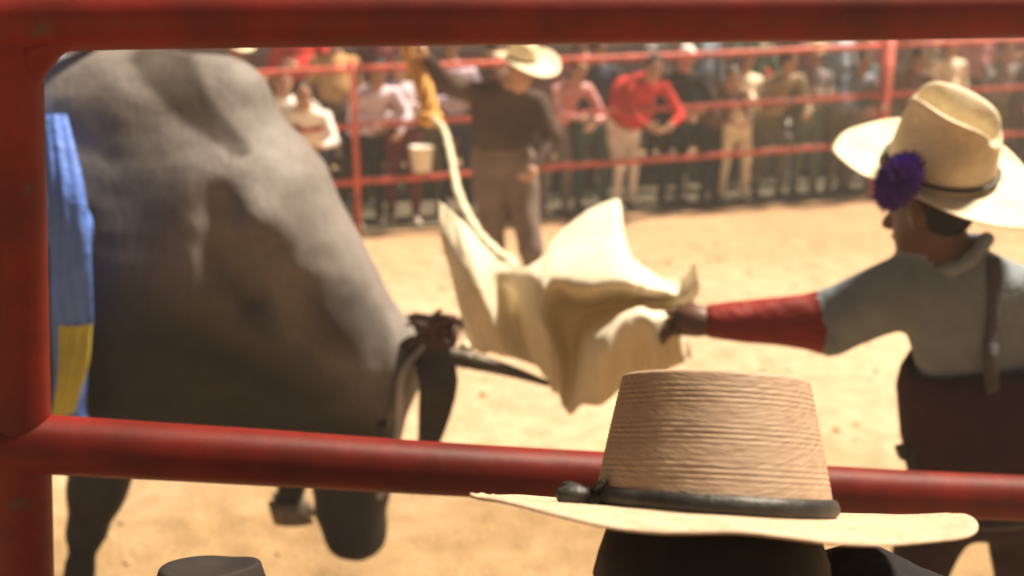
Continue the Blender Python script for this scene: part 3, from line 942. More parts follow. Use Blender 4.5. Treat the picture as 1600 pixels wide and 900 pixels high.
# ================================================================== ROPER AND ROPE
def roper():
    Y = 6.8
    gx = GX(795, Y)
    J = dict(pelvis=P(785, 250, Y), neck=P(785, 128, Y - 0.08), head=P(815, 112, Y - 0.18), sl=P(733, 140, Y - 0.02), sr=P(845, 158, Y - 0.10),
             face_dir=Vector((0.62, -0.75, -0.30)), head_up=Vector((0.15, -0.1, 1)))
    J['sl'], J['sr'] = P(838, 160, Y - 0.05), P(722, 138, Y - 0.05)
    J['el'] = P(862, 215, Y - 0.12); J['wl'] = P(835, 262, Y - 0.30)
    J['er'] = P(694, 128, Y - 0.22); J['wr'] = P(664, 88, Y - 0.36)
    J['hl'] = P(810, 262, Y); J['hr'] = P(765, 262, Y)
    J['kl'] = Vector((P(828, 300, Y).x, Y - 0.15, 0.50)); J['kr'] = Vector((P(770, 300, Y).x, Y - 0.02, 0.50))
    J['al'] = Vector((P(835, 300, Y).x + 0.06, Y - 0.05, 0.085)); J['ar'] = Vector((P(790, 300, Y).x - 0.06, Y + 0.05, 0.085))
    J['foot_dir'] = Vector((0.5, -0.85, 0))
    mats = [SK[1], fabric('dark_brown_jacket', (0.075, 0.05, 0.042)), fabric('grey_brown_chaps', (0.19, 0.145, 0.125)), M_SHOE, M_EYE]
    g, T, H = human(J, mats, 0.02, True, True, 1.12, 1.15, 1.25, 1.0, 0.9, 0.012)
    o = g.build('person', mats)
    tag(o, 'roper in dark brown jacket standing in the arena holding the lasso', 'person')
    hd = Vector(J['head'])
    hat('cowboy_hat', 'wide cream straw hat on the roper, half behind the top rail', 'hat', hd + Vector((0.0, 0.0, 0.075)), Vector((0.62, -0.75, -0.25)),
        Vector((0.15, -0.22, 1)), 0.092, 0.11, 0.125, 0.82, 0.25, 0.27, 0.05, 0.03, 0.03, M_STRAW_PALE, M_BLACK_BAND, None, 0, 0.025, 0.015)
    return J
RJ = roper()
def lasso():
    root = empty('lasso_rope', P(682, 190, 6.4), 'pale lasso rope with an orange tail, running from the roper down to the bull', 'rope')
    M_TAIL = surf('orange_rope', (0.62, 0.30, 0.06), 0.7, 30, 0.3, 140, 0.6, 0.01, stretch=(1, 1, 3))
    M_PALE = surf('pale_rope', (0.60, 0.54, 0.38), 0.75, 40, 0.3, 160, 0.6, 0.006)
    def twisted(name, pts, r, m, n, turns):
        c = spline(pts, n)
        for s in range(3):
            g = Geo()
            q = []
            for i, p in enumerate(c):
                t = (c[min(i + 1, n - 1)] - c[max(i - 1, 0)]).normalized()
                u = t.cross(Vector((0.2, 1, 0.1))).normalized(); w = t.cross(u)
                a = 2 * math.pi * (turns * i / n + s / 3)
                q.append(p + (u * math.cos(a) + w * math.sin(a)) * r * 0.55)
            g.tube(q, r * 0.62, 7)
            g.build(name, m, root)
    twisted('orange_tail', [P(628, 20, 6.55), P(640, 75, 6.5), P(655, 118, 6.45), P(668, 155, 6.4), P(674, 190, 6.35)], 0.052, M_TAIL, 90, 16)
    g = Geo()
    g.ball(P(672, 184, 6.36), (0.085, 0.08, 0.05), 0, 12, 8)
    g.v = [tuple(Vector(q) + mnoise.noise_vector(Vector(q) * 30) * 0.012) for q in g.v]
    g.build('knot', M_TAIL, root)
    twisted('pale_strand', [P(672, 184, 6.35), P(692, 200, 6.1), P(704, 240, 5.6), P(716, 300, 4.9), P(745, 360, 4.2), P(780, 398, 3.7), P(800, 420, 3.4), P(770, 500, 3.2), P(725, 545, 3.05)],
            0.020, M_PALE, 110, 30)
lasso()

# ================================================================== BULL
BY = 3.1
def mat_hide():
    m = bpy.data.materials.new('grey_hide')
    nt, bs = nodes_of(m)
    at = nt.nodes.new('ShaderNodeVertexColor'); at.layer_name = 'coat_shade'
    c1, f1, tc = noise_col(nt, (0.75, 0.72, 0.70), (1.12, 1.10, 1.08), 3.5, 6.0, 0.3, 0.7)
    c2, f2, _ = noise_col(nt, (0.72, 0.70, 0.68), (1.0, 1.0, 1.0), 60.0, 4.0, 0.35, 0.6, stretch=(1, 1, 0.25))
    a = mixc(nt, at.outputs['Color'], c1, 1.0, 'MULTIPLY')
    b = mixc(nt, a, c2, 0.6, 'MULTIPLY')
    nt.links.new(b, bs.inputs['Base Color'])
    bs.inputs['Roughness'].default_value = 0.62
    bs.inputs['Specular IOR Level'].default_value = 0.3
    ad = nt.nodes.new('ShaderNodeMath'); ad.operation = 'ADD'
    nt.links.new(f2, ad.inputs[0]); nt.links.new(f1, ad.inputs[1])
    bump(nt, bs, ad.outputs[0], 0.25, 0.008)
    return m
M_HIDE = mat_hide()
M_HOOF = surf('dark_hoof', (0.035, 0.028, 0.022), 0.4, 20, 0.4, 60, 0.4, 0.004)
M_HORN = surf('dark_horn', (0.055, 0.042, 0.026), 0.4, 25, 0.5, 80, 0.4, 0.004)
def bull():
    B = Body()
    def q(px, py, dy=0.0): return P(px, py, BY) + Vector((0, dy, 0))
    rotn = lambda deg: Matrix.Rotation(R(deg), 3, 'Y')
    # trunk (runs out of the picture to the left)
    B.ell(q(285, 420), (0.46, 0.34, 0.55), rotn(8), 0, 0.10)
    B.ell(q(60, 400), (0.55, 0.36, 0.48), None, 0, 0.12)
    B.ell(q(-260, 390), (0.60, 0.37, 0.44), None, 0, 0.12)
    B.ell(q(-540, 390), (0.42, 0.33, 0.46), None, 0, 0.12)
    # hump
    B.ell(q(265, 190), (0.30, 0.17, 0.20), rotn(24), 0, 0.10)
    B.ell(q(345, 175), (0.15, 0.13, 0.17), rotn(40), 0, 0.08)
    B.ell(q(150, 180), (0.34, 0.20, 0.17), rotn(0), 0, 0.10)
    # neck
    B.cap(q(385, 345), q(545, 560), 0.295, 0.205, 0, 0.10)
    B.ell(q(430, 560), (0.26, 0.20, 0.30), rotn(20), 0, 0.10)
    # dewlap and brisket
    B.cap(q(360, 640), q(500, 650), 0.13, 0.10, 0, 0.10)
    B.cap(q(300, 660), q(430, 690), 0.11, 0.07, 0, 0.08)
    # shoulder and folds on the near side
    B.ell(q(210, 480, -0.17), (0.22, 0.15, 0.38), rotn(12), 0, 0.12)
    B.cap(q(420, 330, -0.21), q(500, 560, -0.13), 0.10, 0.07, 0, 0.05)
    B.cap(q(330, 420, -0.25), q(470, 500, -0.17), 0.07, 0.05, 0, 0.06)
    B.cap(q(345, 520, -0.24), q(480, 600, -0.15), 0.06, 0.05, 0, 0.06)
    for a, b, c, d, r in ((385, 300, 430, 440, 0.014), (450, 370, 490, 510, 0.016), (500, 430, 535, 560, 0.016)):
        B.cap(q(a, b, -0.30), q((a + c) / 2 - 8, (b + d) / 2, -0.300), r, r * 1.3, 0, 0.11, True)
        B.cap(q((a + c) / 2 - 8, (b + d) / 2, -0.300), q(c, d, -0.22), r * 1.3, r, 0, 0.11, True)
    # head hanging down
    B.ell(q(585, 560), (0.155, 0.15, 0.16), None, 0, 0.06)
    B.cap(q(575, 590), q(556, 800), 0.150, 0.100, 0, 0.06)
    B.ell(q(555, 835), (0.105, 0.100, 0.085), None, 0, 0.05)
    B.cap(q(520, 640), q(525, 790), 0.10, 0.075, 0, 0.06)
    B.ell(q(600, 610, -0.12), (0.05, 0.045, 0.05), None, 0, 0.04)       # brow
    B.ell(q(520, 640, -0.11), (0.07, 0.05, 0.11), None, 0, 0.05)        # jaw muscle
    B.ell(q(590, 862, -0.07), (0.018, 0.025, 0.014), None, 0, 0.02, True)   # nostril
    B.ell(q(520, 878, -0.02), (0.06, 0.12, 0.008), None, 0, 0.02, True)     # mouth line
    # forelegs: near one on the ground, far one lifted
    fy = -0.16
    B.cap(q(205, 600, fy), q(182, 735, fy), 0.14, 0.082, 0, 0.08)
    B.cap(q(182, 735, fy), q(168, 790, fy), 0.080, 0.060, 0, 0.04)
    B.cap(q(168, 790, fy), q(156, 850, fy), 0.050, 0.040, 0, 0.04)
    hoof = q(148, 905, fy)
    B.cap(q(156, 850, fy), hoof, 0.044, 0.062, 0, 0.04)
    B.cap(q(330, 600, 0.12), q(400, 730, 0.10), 0.13, 0.07, 0, 0.07)
    B.cap(q(400, 730, 0.10), q(455, 755, 0.10), 0.066, 0.050, 0, 0.04)
    B.cap(q(455, 755, 0.10), q(440, 795, 0.10), 0.050, 0.045, 0, 0.03)
    # hind legs, outside the picture
    for sy in (-0.18, 0.18):
        st = q(-560, 480, sy); kn = q(-470, 640, sy); hk = q(-600, 760, sy)
        B.cap(st, kn, 0.20, 0.13, 0, 0.08)
        B.cap(kn, hk, 0.12, 0.065, 0, 0.05)
        B.cap(hk, Vector((hk.x + 0.05, hk.y, 0.14)), 0.060, 0.048, 0, 0.04)
    V, Q, mi = B.mesh(0.017)
    V = wrinkle(V, 0.010, 5.0, 2.0)
    V = wrinkle(V, 0.004, 16.0, 5.0)
    # vertex colours: zebu grey, with the lit topline and shaded lower flank painted in
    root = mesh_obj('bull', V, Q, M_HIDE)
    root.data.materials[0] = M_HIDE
    ca = root.data.color_attributes.new('coat_shade', 'FLOAT_COLOR', 'POINT')
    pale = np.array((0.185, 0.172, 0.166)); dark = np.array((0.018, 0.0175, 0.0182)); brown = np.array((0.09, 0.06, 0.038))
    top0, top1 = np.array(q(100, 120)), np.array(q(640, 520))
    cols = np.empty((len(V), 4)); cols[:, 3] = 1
    patches = [(q(255, 265, -0.3), 0.20, 0.55), (q(555, 470, -0.2), 0.16, 0.7)]  # dark areas: painted shade below the shoulder, and a neck spot
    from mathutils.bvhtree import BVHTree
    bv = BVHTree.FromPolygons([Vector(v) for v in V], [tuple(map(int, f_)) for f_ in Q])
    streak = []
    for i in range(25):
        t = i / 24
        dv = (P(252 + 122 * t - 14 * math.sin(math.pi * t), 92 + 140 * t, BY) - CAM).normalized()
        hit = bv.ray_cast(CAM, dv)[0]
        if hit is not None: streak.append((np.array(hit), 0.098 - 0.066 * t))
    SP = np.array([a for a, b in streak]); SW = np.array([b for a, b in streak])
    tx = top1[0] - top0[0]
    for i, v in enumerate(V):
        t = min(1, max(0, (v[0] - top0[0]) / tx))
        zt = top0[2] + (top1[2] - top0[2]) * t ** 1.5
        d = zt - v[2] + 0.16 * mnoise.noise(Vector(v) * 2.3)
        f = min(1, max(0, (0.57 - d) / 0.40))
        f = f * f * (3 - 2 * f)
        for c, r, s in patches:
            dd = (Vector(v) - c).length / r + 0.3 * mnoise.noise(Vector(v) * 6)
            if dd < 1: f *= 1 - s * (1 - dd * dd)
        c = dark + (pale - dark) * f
        if v[1] < BY and v[2] > 1.3:      # dark brown streak painted in for the shaded crease down the near hump
            dl = float((np.linalg.norm(SP - v, axis=1) / SW).min()) * (1 + 0.2 * mnoise.noise(Vector(v) * 9))
            if dl < 1.2:
                e = 1 - min(1, max(0, (dl - 0.62) / 0.5)); e = e * e * (3 - 2 * e)
                c = c + (brown * 0.40 - c) * e * 0.95
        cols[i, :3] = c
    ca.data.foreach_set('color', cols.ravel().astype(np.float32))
    tag(root, 'big grey humped bull lunging to the right with its head down', 'bull')
    # hooves
    def hoof_mesh(c, s=1.0, m=M_HOOF):
        g = Geo()
        for sy in (-1, 1):
            n = 14; vs = []
            for j, (rx, z, fx) in enumerate(((0.052, 0.0, 0.03), (0.048, 0.035, 0.018), (0.040, 0.075, 0.0))):
                for k in range(n):
                    a = 2 * math.pi * k / n
                    vs.append(Vector(c) + Vector((fx + rx * 1.35 * math.cos(a), sy * 0.030 + rx * 0.60 * math.sin(a), z)) * s)
            fs = [(j * n + k, j * n + (k + 1) % n, (j + 1) * n + (k + 1) % n, (j + 1) * n + k) for j in range(2) for k in range(n)]
            fs += [tuple(reversed(range(n))), tuple(2 * n + k for k in range(n))]
            g.add(vs, fs)
        return g.build('hoof', m, root)
    hoof_mesh(Vector((hoof.x, hoof.y, hoof.z - 0.12)))
    hoof_mesh(q(438, 832, 0.10), 1.0, surf('pale_hoof', (0.22, 0.18, 0.13), 0.6, 30, 0.3))
    for sy in (-0.18, 0.18):
        hk = q(-600, 760, sy); hoof_mesh(Vector((hk.x + 0.06, hk.y, 0.02)))
    # pale fetlock mark
    # horn, with growth rings
    for dy, pts in ((-0.05, [(630, 535, 0), (672, 540, 0), (740, 553, -0.02), (800, 566, -0.04), (858, 582, -0.06)]),
                    (0.12, [(590, 540, 0.0), (615, 545, 0.12), (650, 560, 0.24), (690, 575, 0.34)])):
        g = Geo()
        c = spline([q(a, b, dy + d) for a, b, d in pts], 40)
        rr = [(0.042 - 0.033 * (i / 39) ** 1.2) * (1 + 0.05 * math.sin(i * 2.2) * (i < 22)) for i in range(40)]
        g.tube(c, rr, 14)
        g.build('horn', M_HORN, root)
    # long drooping ears
    def ear(pts, wid, dy):
        n = 14; c = spline([q(*p) for p in pts], n)
        vs = []
        for i in range(n):
            t = i / (n - 1)
            w = wid * (math.sin(math.pi * (0.16 + 0.80 * t)) ** 0.8)
            tg = (c[min(i + 1, n - 1)] - c[max(i - 1, 0)]).normalized()
            sd = tg.cross(Vector((0, 1, 0))).normalized()
            for k in range(12):
                a = 2 * math.pi * k / 12
                cup = -0.035 * math.cos(a) ** 2
                vs.append(c[i] + sd * w * math.cos(a) + Vector((0, 1, 0)) * (0.014 * math.sin(a) + cup))
        fs = [(i * 12 + k, i * 12 + (k + 1) % 12, (i + 1) * 12 + (k + 1) % 12, (i + 1) * 12 + k) for i in range(n - 1) for k in range(12)]
        fs += [tuple(reversed(range(12))), tuple((n - 1) * 12 + k for k in range(12))]
        return mesh_obj('ear', vs, fs, surf('ear_hide', (0.022, 0.017, 0.016), 0.6, 18, 0.4, 80, 0.4, 0.004), root)
    ear([(628, 545, -0.06), (665, 528, -0.10), (690, 560, -0.13), (682, 630, -0.13), (665, 705, -0.12)], 0.062, 0)
    ear([(610, 540, 0.14), (650, 540, 0.22), (665, 600, 0.26), (655, 670, 0.26)], 0.06, 0)
    # eye
    g = Geo(); g.ball(q(606, 640, -0.135), (0.022, 0.018, 0.022), 0, 12, 8)
    g.build('eye', surf('bull_eye', (0.01, 0.007, 0.005), 0.1), root)
    # tail (outside the picture)
    g = Geo()
    g.tube(spline([q(-735, 330), q(-790, 420), q(-790, 560), q(-775, 700)], 20), [0.035 - 0.02 * i / 19 for i in range(20)], 8)
    g.tube(spline([q(-775, 690), q(-770, 760), q(-778, 820)], 8), [0.02, 0.035, 0.042, 0.045, 0.04, 0.03, 0.02, 0.008], 8)
    g.build('tail', M_HORN, root)
    return q
q_bull = bull()

def halter_knot():
    c = q_bull(690, 500, -0.12)
    root = empty('rope_knot', c, 'reddish brown knotted leather rope end with loose strings at the bull\'s poll', 'rope')
    M = surf('red_leather', (0.06, 0.017, 0.011), 0.55, 40, 0.4, 120, 0.6, 0.006)
    g = Geo()
    for k in range(3):
        n = 30
        ring = []
        for i in range(n + 1):
            a = 2 * math.pi * i / n
            v = Vector((0.046 * math.cos(a), 0.036 * math.sin(a), 0.026 * math.sin(2 * a + k)))
            v = Matrix.Rotation(R(60 * k), 3, 'Y') @ v
            ring.append(c + v + Vector((0, 0, 0.012 * (k - 1))))
        g.tube(ring, 0.013, 9, 0, False)
    g.ball(c, (0.034, 0.030, 0.032), 0, 12, 8)
    kn = g.build('knot', M, root)
    for pts in ([(672, 492), (655, 486), (640, 490)], [(672, 505), (652, 512), (643, 528)], [(706, 490), (722, 482), (733, 494)], [(690, 478), (688, 470), (696, 466)]):
        g = Geo()
        g.tube(spline([q_bull(a, b, -0.13) for a, b in pts], 8), [0.010, 0.009, 0.009, 0.008, 0.007, 0.006, 0.005, 0.003], 7)
        g.build('loose_end', M, kn)
    g = Geo()
    g.tube(spline([c, q_bull(662, 528, -0.11), q_bull(636, 560, -0.16), q_bull(632, 620, -0.17), q_bull(624, 700, -0.16), q_bull(600, 745, -0.15)], 30), 0.011, 8)
    g.build('cheek_strap', surf('grey_strap', (0.34, 0.33, 0.33), 0.6), root)
halter_knot()

# ================================================================== RIDER (only one leg in the opening)
def rider():
    Y0 = BY
    X = P(55, 200, BY).x
    pel = Vector((X - 0.10, BY, 1.93)); nk = Vector((X - 0.02, BY - 0.02, 2.46))
    J = dict(pelvis=pel, neck=nk, head=Vector((X + 0.05, BY - 0.02, 2.62)), face_dir=Vector((1, 0, -0.35)),
             sl=Vector((X - 0.02, BY + 0.19, 2.40)), sr=Vector((X - 0.02, BY - 0.20, 2.40)),
             el=Vector((X - 0.14, BY + 0.34, 2.62)), wl=Vector((X - 0.10, BY + 0.42, 2.86)),
             er=Vector((X + 0.05, BY - 0.26, 2.14)), wr=Vector((X + 0.17, BY - 0.10, 1.98)),
             hl=pel + Vector((0.02, 0.12, -0.02)), hr=pel + Vector((0.02, -0.12, -0.02)))
    J['kr'] = P(108, 350, BY - 0.44); J['ar'] = P(112, 655, BY - 0.42)
    J['kl'] = J['kr'] + Vector((0, 0.86, 0)); J['al'] = J['ar'] + Vector((0, 0.84, 0))
    J['foot_dir'] = Vector((1, -0.3, 0))
    mats = [SK[1], fabric('rider_shirt', (0.10, 0.13, 0.10)), fabric('blue_chaps', (0.10, 0.20, 0.62), 0.55), M_SHOE, M_EYE]
    g, T, H = human(J, mats, 0.017, True, True, 1.0, 1.0, 0.9, 1.0, 0.9, 0.006)
    o = g.build('person', mats)
    tag(o, 'bull rider in blue chaps with yellow cuffs, cut off by the fence post', 'person')
    # flaring chap panel with yellow hem over the near leg
    g = Geo()
    top, kn, an = P(82, 178, BY - 0.40), P(104, 320, BY - 0.52), P(118, 508, BY - 0.50)
    def strip(cs, wid, n, name, m):
        c = spline(cs, n)
        g = Geo(); vs = []
        for i in range(n):
            t = i / (n - 1)
            for k in range(11):
                s = k / 10 - 0.5
                vs.append(c[i] + Vector((s * wid(t), -0.022 * math.cos(s * math.pi) - 0.006 * math.sin(k * 2.1 + t * 5), 0)))
            for k in range(11):
                s = k / 10 - 0.5
                vs.append(c[i] + Vector((s * wid(t), -0.016 * math.cos(s * math.pi) - 0.006 * math.sin(k * 2.1 + t * 5) + 0.006, 0)))
        fs = []
        for i in range(n - 1):
            for k in range(10):
                a = i * 22 + k
                fs.append((a, a + 1, a + 23, a + 22)); fs.append((a + 11, a + 33, a + 34, a + 12))
            fs.append((i * 22, i * 22 + 22, i * 22 + 33, i * 22 + 11)); fs.append((i * 22 + 10, i * 22 + 21, i * 22 + 43, i * 22 + 32))
        g.add(vs, fs)
        return g.build(name, m, o)
    strip([top, kn, an], lambda t: 0.075 + 0.022 * math.sin(t * 2.2), 18, 'chap_panel', mats[2])
    strip([P(118, 506, BY - 0.505), P(114, 570, BY - 0.50), P(98, 645, BY - 0.47)], lambda t: 0.088 - 0.025 * t, 12, 'yellow_cuff', fabric('yellow_cuff', (0.50, 0.46, 0.09)))
rider()

# ================================================================== CLOTH
def cape():
    rows = [
     # each column from the left tip to the hand: (px, py, Y) from top to bottom
     [(685, 312, 3.10), (690, 370, 3.02), (703, 432, 2.98), (722, 500, 2.96), (738, 548, 2.96)],
     [(722, 345, 3.04), (738, 408, 2.92), (752, 460, 2.88), (768, 515, 2.90), (782, 556, 2.92)],
     [(792, 412, 3.00), (792, 436, 2.98), (800, 482, 3.02), (812, 535, 2.98), (832, 570, 2.92)],
     [(838, 408, 2.96), (838, 440, 2.82), (842, 490, 2.78), (858, 545, 2.80), (868, 612, 2.84)],
     [(886, 350, 3.18), (868, 438, 2.78), (875, 484, 2.96), (895, 560, 2.92), (888, 646, 2.84)],
     [(964, 312, 3.30), (956, 436, 2.70), (950, 480, 2.98), (930, 530, 2.64), (922, 632, 2.70)],
     [(978, 390, 3.16), (1018, 448, 2.70), (1012, 478, 2.90), (990, 492, 2.62), (1000, 600, 2.68)],
     [(1048, 440, 2.86), (1058, 458, 2.70), (1058, 478, 2.74), (1052, 505, 2.62), (1056, 575, 2.66)],
     [(1086, 410, 2.70), (1092, 450, 2.67), (1078, 484, 2.69), (1072, 520, 2.68), (1082, 562, 2.68)],
    ]
    nu, nv = 150, 90
    cols = [spline([P(*p) for p in c], nv) for c in rows]
    grid = []
    for j in range(nv):
        grid.append(spline([c[j] for c in cols], nu))
    vs, fs = [], []
    for j in range(nv):
        for i in range(nu):
            p = grid[j][i]
            u_, v_ = i / nu, j / nv
            w = 0.009 * mnoise.noise(Vector((u_ * 13, v_ * 3, 2))) + 0.003 * mnoise.noise(Vector((u_ * 38 + v_ * 6, v_ * 7, 9))) + 0.001 * mnoise.noise(Vector((u_ * 80, v_ * 22 + u_ * 20, 4)))
            rf = max(0.0, v_ - 0.55) * 0.022 * math.sin(u_ * 50 + 3 * math.sin(u_ * 17))
            vs.append(p + Vector((0.3 * w, w * 2 + rf, w + 0.25 * rf)))
    for j in range(nv - 1):
        for i in range(nu - 1):
            a = j * nu + i
            fs.append((a, a + nu, a + nu + 1, a + 1))
    m = bpy.data.materials.new('cream_cloth')
    nt, bs = nodes_of(m)
    col, f, tc = noise_col(nt, (0.78, 0.70, 0.51), (0.86, 0.80, 0.65), 6.0, 5.0, 0.3, 0.7)
    nt.links.new(col, bs.inputs['Base Color'])
    bs.inputs['Roughness'].default_value = 0.8
    n2 = nt.nodes.new('ShaderNodeTexNoise'); n2.inputs['Scale'].default_value = 300
    nt.links.new(tc.outputs['Object'], n2.inputs['Vector'])
    bump(nt, bs, n2.outputs['Fac'], 0.2, 0.001)
    tr = nt.nodes.new('ShaderNodeBsdfTranslucent'); nt.links.new(col, tr.inputs['Color'])
    mx = nt.nodes.new('ShaderNodeMixShader'); mx.inputs[0].default_value = 0.30
    nt.links.new(bs.outputs[0], mx.inputs[1]); nt.links.new(tr.outputs[0], mx.inputs[2])
    nt.links.new(mx.outputs[0], nt.nodes['Material Output'].inputs['Surface'])
    o = mesh_obj('cape', vs, fs, m)
    sm = o.modifiers.new('thick', 'SOLIDIFY'); sm.thickness = 0.002
    tag(o, 'cream cloth flapping in front of the bull, held in the cowboy\'s outstretched hand', 'cloth')
cape()

# ================================================================== COWBOY WITH THE CLOTH
def cowboy():
    Y = 2.45
    J = dict(pelvis=P(1546, 770, Y), neck=P(1505, 404, Y - 0.02), head=P(1452, 330, Y), face_dir=Vector((-0.66, 0.75, -0.12)), head_up=Vector((-0.10, 0, 1)),
             sl=P(1428, 446, Y + 0.02), sr=P(1675, 456, Y - 0.10),
             el=P(1296, 505, Y + 0.12), wl=P(1118, 504, Y + 0.13),
             er=P(1720, 620, Y - 0.10), wr=P(1680, 760, Y))
    pel = J['pelvis']
    rt = (J['sr'] - J['sl']).normalized()
    J['hl'] = pel - rt * 0.10 + Vector((0, 0, -0.03)); J['hr'] = pel + rt * 0.10 + Vector((0, 0, -0.03))
    J['kl'] = Vector((pel.x - 0.13, pel.y + 0.10, 0.45)); J['kr'] = Vector((pel.x + 0.15, pel.y + 0.05, 0.45))
    J['al'] = Vector((pel.x - 0.15, pel.y + 0.0, 0.085)); J['ar'] = Vector((pel.x + 0.18, pel.y - 0.08, 0.085))
    J['foot_dir'] = Vector((-0.7, 0.7, 0))
    J['no_wl'] = Vector()
    skin = skin_mat('cowboy', (0.10, 0.046, 0.030))
    shirt = fabric('grey_green_shirt', (0.20, 0.24, 0.27))
    mats = [skin, shirt, fabric('dark_maroon_trousers', (0.030, 0.014, 0.014)), M_SHOE, M_EYE, fabric('red_sleeve', (0.20, 0.013, 0.009), 0.6)]
    B = Body()
    g, T, H = human(J, mats, 0.012, True, True, 1.16, 1.50, 1.02, 1.0, 0.6, 0.012)
    # gripping hand with five fingers closed on the cloth
    w = Vector(J['wl']); d = (P(1060, 500, Y + 0.15) - w).normalized()
    add_hand(g, w, d, Vector((0.1, 0.45, -0.9)), -1, 0, 1.2, 0.75, 8)
    bodyv, bodyf = list(g.v), list(g.f)
    o = g.build('person', mats)
    tag(o, 'cowboy in grey shirt with red sleeve reaching his arm towards the bull', 'person')
    ev = Vector(J['el']); fa = (Vector(J['wl']) - ev).normalized(); w1 = fa.orthogonal().normalized(); w2 = fa.cross(w1)
    g = Geo()
    for off, rr in ((0.012, 0.077), (0.002, 0.082)):
        g.tube([ev + fa * (off + 0.008 * math.sin(2 * a + 1)) + (w1 * math.cos(a) + w2 * math.sin(a)) * rr * (1 + 0.04 * math.sin(5 * a)) for a in [2 * math.pi * i / 36 for i in range(37)]], 0.008, 8, 0, False)
    g.build('sleeve_hem', shirt, o)
    nkv = Vector(J['neck']); hdv = Vector(J['head']); ax = (hdv - nkv).normalized()
    u1 = ax.orthogonal().normalized(); u2 = ax.cross(u1)
    g = Geo()
    g.tube([nkv + ax * (0.012 + 0.006 * math.sin(3 * a)) + (u1 * math.cos(a) + u2 * math.sin(a)) * 0.069 for a in [2 * math.pi * i / 40 for i in range(41)]], [0.017 + 0.002 * math.sin(i * 1.3) for i in range(41)], 10, 0, False)
    g.build('collar', shirt, o)
    up = Vector(T.col[2]); rx = Vector(T.col[0]); fw = Vector(T.col[1])
    L = (Vector(J['neck']) - pel).length
    hw = 0.5 * (Vector(J['sr']) - Vector(J['sl'])).length
    g = Geo()
    n = 48; vs = []
    prof = [(0.60, 0.86, 0.135), (0.56, 0.96, 0.152), (0.50, 1.03, 0.164), (0.34, 1.08, 0.170), (0.18, 1.08, 0.170), (0.05, 1.07, 0.165), (-0.04, 1.06, 0.160)]
    for t, ax, ay in prof:
        for k in range(n):
            a = 2 * math.pi * k / n
            q = 1 + 0.02 * math.sin(5 * a + t * 9) + 0.012 * math.sin(11 * a - t * 14)
            vs.append(pel + up * L * (t + 0.015 * math.sin(3 * a)) + rx * hw * ax * q * math.cos(a) + fw * ay * q * math.sin(a))
    fs = [(j * n + k, (j + 1) * n + k, (j + 1) * n + (k + 1) % n, j * n + (k + 1) % n) for j in range(len(prof) - 1) for k in range(n)]
    g.add(vs, fs)
    wb = g.build('waist_wrap', fabric('maroon_wrap', (0.034, 0.008, 0.009)), o)
    sm = wb.modifiers.new('thick', 'SOLIDIFY'); sm.thickness = 0.008; sm.offset = 1
    g = Geo()
    ring = [pel + up * L * 0.03 + rx * hw * 1.10 * math.cos(a) + fw * 0.178 * math.sin(a) for a in [2 * math.pi * i / 40 for i in range(41)]]
    g.tube(ring, 0.018, 8, 0, False)
    g.build('belt', M_BLACK_BAND, o)
    g = Geo()
    g.box(P(1428, 708, Y - 0.02), (0.035, 0.05, 0.055), 0, Matrix.Rotation(R(20), 3, 'Y'))
    g.box(P(1408, 706, Y - 0.02), (0.02, 0.03, 0.03), 0, Matrix.Rotation(R(-20), 3, 'Y'))
    g.build('belt_pouch', M_BLACK_BAND, o, False)
    from mathutils.bvhtree import BVHTree
    bv = BVHTree.FromPolygons([Vector(v) for v in bodyv], bodyf)
    c = []
    for i in range(19):
        p = P(1552 + 3 * math.sin(i * 0.4), 402 + i * 13, Y)
        dv = (p - CAM).normalized()
        hit = bv.ray_cast(CAM + dv * 1.2, dv)[0]
        if hit is not None: c.append(hit - dv * (0.006 if i < 11 else 0.03))
    g = Geo(); vs = []; w_ = 0.016
    for p in c:
        vs += [p + Vector((-w_, 0, 0)), p + Vector((w_, 0, 0)), p + Vector((w_, 0.012, 0)), p + Vector((-w_, 0.012, 0))]
    fs = [(i * 4 + k, i * 4 + (k + 1) % 4, i * 4 + 4 + (k + 1) % 4, i * 4 + 4 + k) for i in range(len(c) - 1) for k in range(4)]
    g.add(vs, fs)
    g.build('brace_strap', fabric('dark_strap', (0.085, 0.08, 0.085)), o)
    # short hair below the hat
    hd = Vector(J['head']); hf, hu = Vector(H.col[1]), Vector(H.col[2])
    g = Geo()
    g.ball(hd + hu * 0.02 - hf * 0.035, (0.083, 0.078, 0.085), 0, 18, 12, H)
    g.v = [tuple(Vector(v) + mnoise.noise_vector(Vector(v) * 40) * 0.004) for v in g.v]
    g.build('hair', M_HAIR, o)
    # hat
    base = P(1468, 264, Y)
    root, W, TH = hat('cowboy_hat', 'cream straw cowboy hat with purple pompom on the cowboy reaching out', 'hat', base, Vector((-0.80, 0.60, 0.25)), Vector((0.13, -0.58, 1)),
        0.110, 0.128, 0.172, 0.82, 0.212, 0.258, 0.030, 0.0, 0.045, M_STRAW_PALE, None, None, 0, 0.06, 0.02, None, 96, 0.34, 0.02, 0.004, 0.022)
    # thin black cord round the crown
    g = Geo()
    ring = [W((0.1145 * math.cos(a), 0.1325 * math.sin(a), 0.016)) for a in [2 * math.pi * i / 60 for i in range(61)]]
    g.tube(ring, 0.0055, 8, 0, False)
    g.build('hat_cord', M_BLACK_BAND, root)
    # pompom of many short yarn ends
    c = P(1404, 283, Y - 0.14)
    g = Geo()
    rng = random.Random(3)
